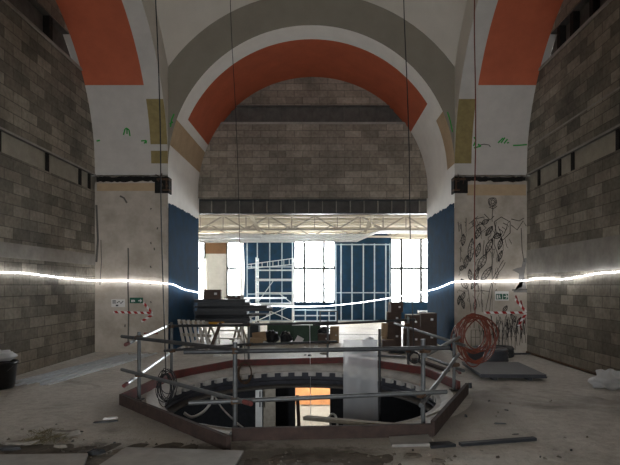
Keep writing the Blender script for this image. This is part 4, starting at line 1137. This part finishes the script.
crate((-1.17,15.3), .82, .6, .43, R(2), 'dark green bin at left, behind the black rubbish bags')
crate((-.36,14.2), .76, .55, .47, R(-2), 'green bin at right with pale rim, left of cartons')
def bag(c, sx, sy, sz, label, seed, mat='bag_black', jit=.25):
    mb = MB(); mb.raw(*blob((c[0],c[1],c[2]+sz*.9), sx, sy, sz, seed, jit, 18, 14), 0, True); return tag(mb.build('rubbish_bag', mat), label, 'bag')
bag((-1.33,13.95,0), .21, .2, .17, 'black rubbish bag left in front of dark green bin', 41)
bag((-.93,13.66,0), .16, .17, .17, 'black rubbish bag right, touching the green bin', 42)
bag((.12,13.75,.27), .16, .14, .09, 'black bag lying on the small cartons beside green bin', 43)
mb = MB(); mb.box((-1.82,13.4,.19), (-1.45,13.75,.21), 0, rx(R(38))@rz(R(10))); mb.box((-1.95,13.3,.0), (-1.55,13.7,.17), 0, rz(R(14)))
tag(mb.build('cardboard_box', 'cardboard_pale'), 'open tan cardboard box left of the black rubbish bags', 'box')
mb = MB(); mb.box((-.70,13.6,.01), (-.50,13.62,.21), 0, ry(R(28))@rx(R(-20))); tag(mb.build('paper_scrap', 'white_board'), 'pale paper scrap leaning on the green bin', 'paper')
carton((.12,13.75), .32, .3, .26, 0, R(4), 'small brown carton beside the green bin', group=None)
carton((.42,13.9), .24, .28, .45, 0, R(-6), 'narrow upright carton right of the green bin', 'cardboard_pale')
# cartons at the right
carton((2.32,12.6), .36, .36, .5, 0, R(3), 'bottom middle carton in the right pile')
carton((2.34,12.62), .34, .34, .36, .5, R(-2), 'upper middle carton in the right pile')
carton((2.78,12.9), .42, .4, .55, 0, R(-3), 'bottom right carton in the right pile')
carton((2.77,12.9), .42, .38, .33, .55, R(2), 'top right carton in the right pile')
carton((1.88,12.93), .38, .4, .6, 0, R(5), 'bottom left carton in the right pile')
carton((1.92,12.95), .36, .36, .30, .6, R(-4), 'second carton up at the left of right pile')
carton((1.97,12.97), .32, .34, .26, .9, R(6), 'topmost left carton in the right pile', 'cardboard')
mb = MB(); mb.tube([(1.63,12.6,.3),(1.65,12.62,.64)], .085, 14); mb.tube([(1.63,12.6,0),(1.63,12.6,.3)], .07, 14)
tag(mb.build('paper_roll', 'cardboard_pale'), 'tan paper roll standing left of the right carton pile', 'roll')
carton((1.66,12.25), .3, .3, .26, 0, R(4), 'small dark carton in front of the tan paper roll', tape=None)
bag((1.24,12.3,0), .17, .15, .16, 'white plastic bag standing on the bright floor at centre right', 61, 'plastic_bag', .3)
for k, (pp, lab) in enumerate((((398,353),'dark rubbish heap on the floor before the right cartons'), ((360,352),'low black scrap heap on the floor near white bag'))):
    p = on_floor(*pp); mb = MB(); mb.raw(*blob((p.x,p.y,.05), .22, .16, .055, 70+k, .35), 0, True); tag(mb.build('scrap_heap', 'black_board'), lab, 'scrap')
random.seed(90)
for k in range(20):
    p = on_floor(random.uniform(206, 335), random.uniform(338, 357)); p.z = .001
    tag(chip(p, random.uniform(.05,.14), random.uniform(.03,.07), random.uniform(.02,.06), random.uniform(-.5,.5), 900+k).build('offcut', random.choice(('black_board', 'rubble', 'cardboard', 'white_board'))), 'loose offcut on the floor behind the opening', 'debris', 'offcuts scattered behind the opening')

# ------------------------------------------------------------------ shell behind the camera
mb = MB(); mb.box((WL-.2,-4,7.9), (WR+.2,YF,8.0)); struct(mb, 'ceiling_front', 'vault_plaster')
mb = MB(); mb.box((WL,YF-.5,0), (XL,YF,4.3)); struct(mb, 'wall_pier_front_left', 'plaster_pier')
mb = MB(); mb.box((XR,YF-.5,0), (WR,YF,4.3)); struct(mb, 'wall_pier_front_right', 'plaster_pier')
mb = MB(); mb.box((WL-.5,-4.2,0), (WL-.3,BW+.5,8.6)); struct(mb, 'wall_lightstop_left', 'block_side')  # unseen outer wall added to stop sky light leaking in
mb = MB(); mb.box((WR+.3,-4.2,0), (WR+.5,BW+.5,8.6)); struct(mb, 'wall_lightstop_right', 'block_side')  # unseen, the same light stop on the right
mb = MB(); mb.box((WL-.5,BW+.3,4.2), (WR+.5,BW+.5,8.6)); struct(mb, 'wall_lightstop_back', 'block_back')  # unseen, added against light leaking past the back wall
mb = MB(); mb.box((WL-.5,-4.2,8.6), (XL-.01,BW+.5,8.7)); mb.box((XR+.01,-4.2,8.6), (WR+.5,BW+.5,8.7)); mb.box((XL-.01,YB+.01,8.6), (XR+.01,BW+.5,8.7)); struct(mb, 'ceiling_lightstop', 'grey_render')  # unseen roof pieces added to close the light leaks above
# unseen rear wall; its opening is added and sized to set the fill light
OW, OZ0, OZ1 = .75, .7, 2.7
mb = MB(); mb.box((WL-.2,-4.2,0), (CX-OW,-4,8)); mb.box((CX+OW,-4.2,0), (WR+.2,-4,8)); mb.box((CX-OW,-4.2,OZ1), (CX+OW,-4,8)); mb.box((CX-OW,-4.2,0), (CX+OW,-4,OZ0))
struct(mb, 'wall_front', 'white_paint')

# ------------------------------------------------------------------ light
w = bpy.data.worlds.new('World'); bpy.context.scene.world = w; w.use_nodes = True
bg = w.node_tree.nodes['Background']; bg.inputs['Color'].default_value = (.93, .97, 1.0, 1); bg.inputs['Strength'].default_value = 16.0
def portal(name, loc, rot, sx, sy):
    l = bpy.data.lights.new(name, 'AREA'); l.shape = 'RECTANGLE'; l.size = sx; l.size_y = sy; l.cycles.is_portal = True
    o = bpy.data.objects.new(name, l); C.objects.link(o); o.location = loc; o.rotation_euler = rot
for i, (a, b) in enumerate(wins): portal('window_daylight', ((a+b)/2, RY+.3, (SILL+HEAD)/2), (R(-90), 0, 0), b-a, HEAD-SILL)
portal('front_fill_daylight', (CX, -4.25, (OZ0+OZ1)/2), (R(90), 0, 0), OW*2, OZ1-OZ0)  # portal for the added fill opening
l = bpy.data.lights.new('corridor_glow', 'POINT'); l.energy = 62; l.color = (1, .90, .76); l.shadow_soft_size = .15
o = bpy.data.objects.new('corridor_glow', l); C.objects.link(o); o.location = (-.2, ly1+1.0, -1.25)

l = bpy.data.lights.new('lower_room_fill', 'POINT'); l.energy = 45; l.color = (.9, .95, 1); l.shadow_soft_size = .2  # unseen fill light added to brighten the boards and walls below
o = bpy.data.objects.new('lower_room_fill', l); C.objects.link(o); o.location = (-2.6, 11.8, -1.0)

# ------------------------------------------------------------------ camera
cam = bpy.data.cameras.new('camera'); cam.sensor_width = 36; cam.lens = 36*500/620
cam.shift_x = -9.5/620; cam.shift_y = 52.5/620; cam.clip_end = 200
co = bpy.data.objects.new('camera', cam); C.objects.link(co); co.location = (0,0,1.6); co.rotation_euler = (R(90),0,0)
sc = bpy.context.scene; sc.camera = co
sc.view_settings.view_transform = 'Standard'; sc.view_settings.look = 'None'; sc.view_settings.gamma = 1
sc.view_settings.exposure = 1.5
try:
    sc.cycles.max_bounces = 14; sc.cycles.diffuse_bounces = 10; sc.cycles.transparent_max_bounces = 16
    sc.cycles.use_denoising = True; sc.cycles.sample_clamp_indirect = 8
except Exception: pass
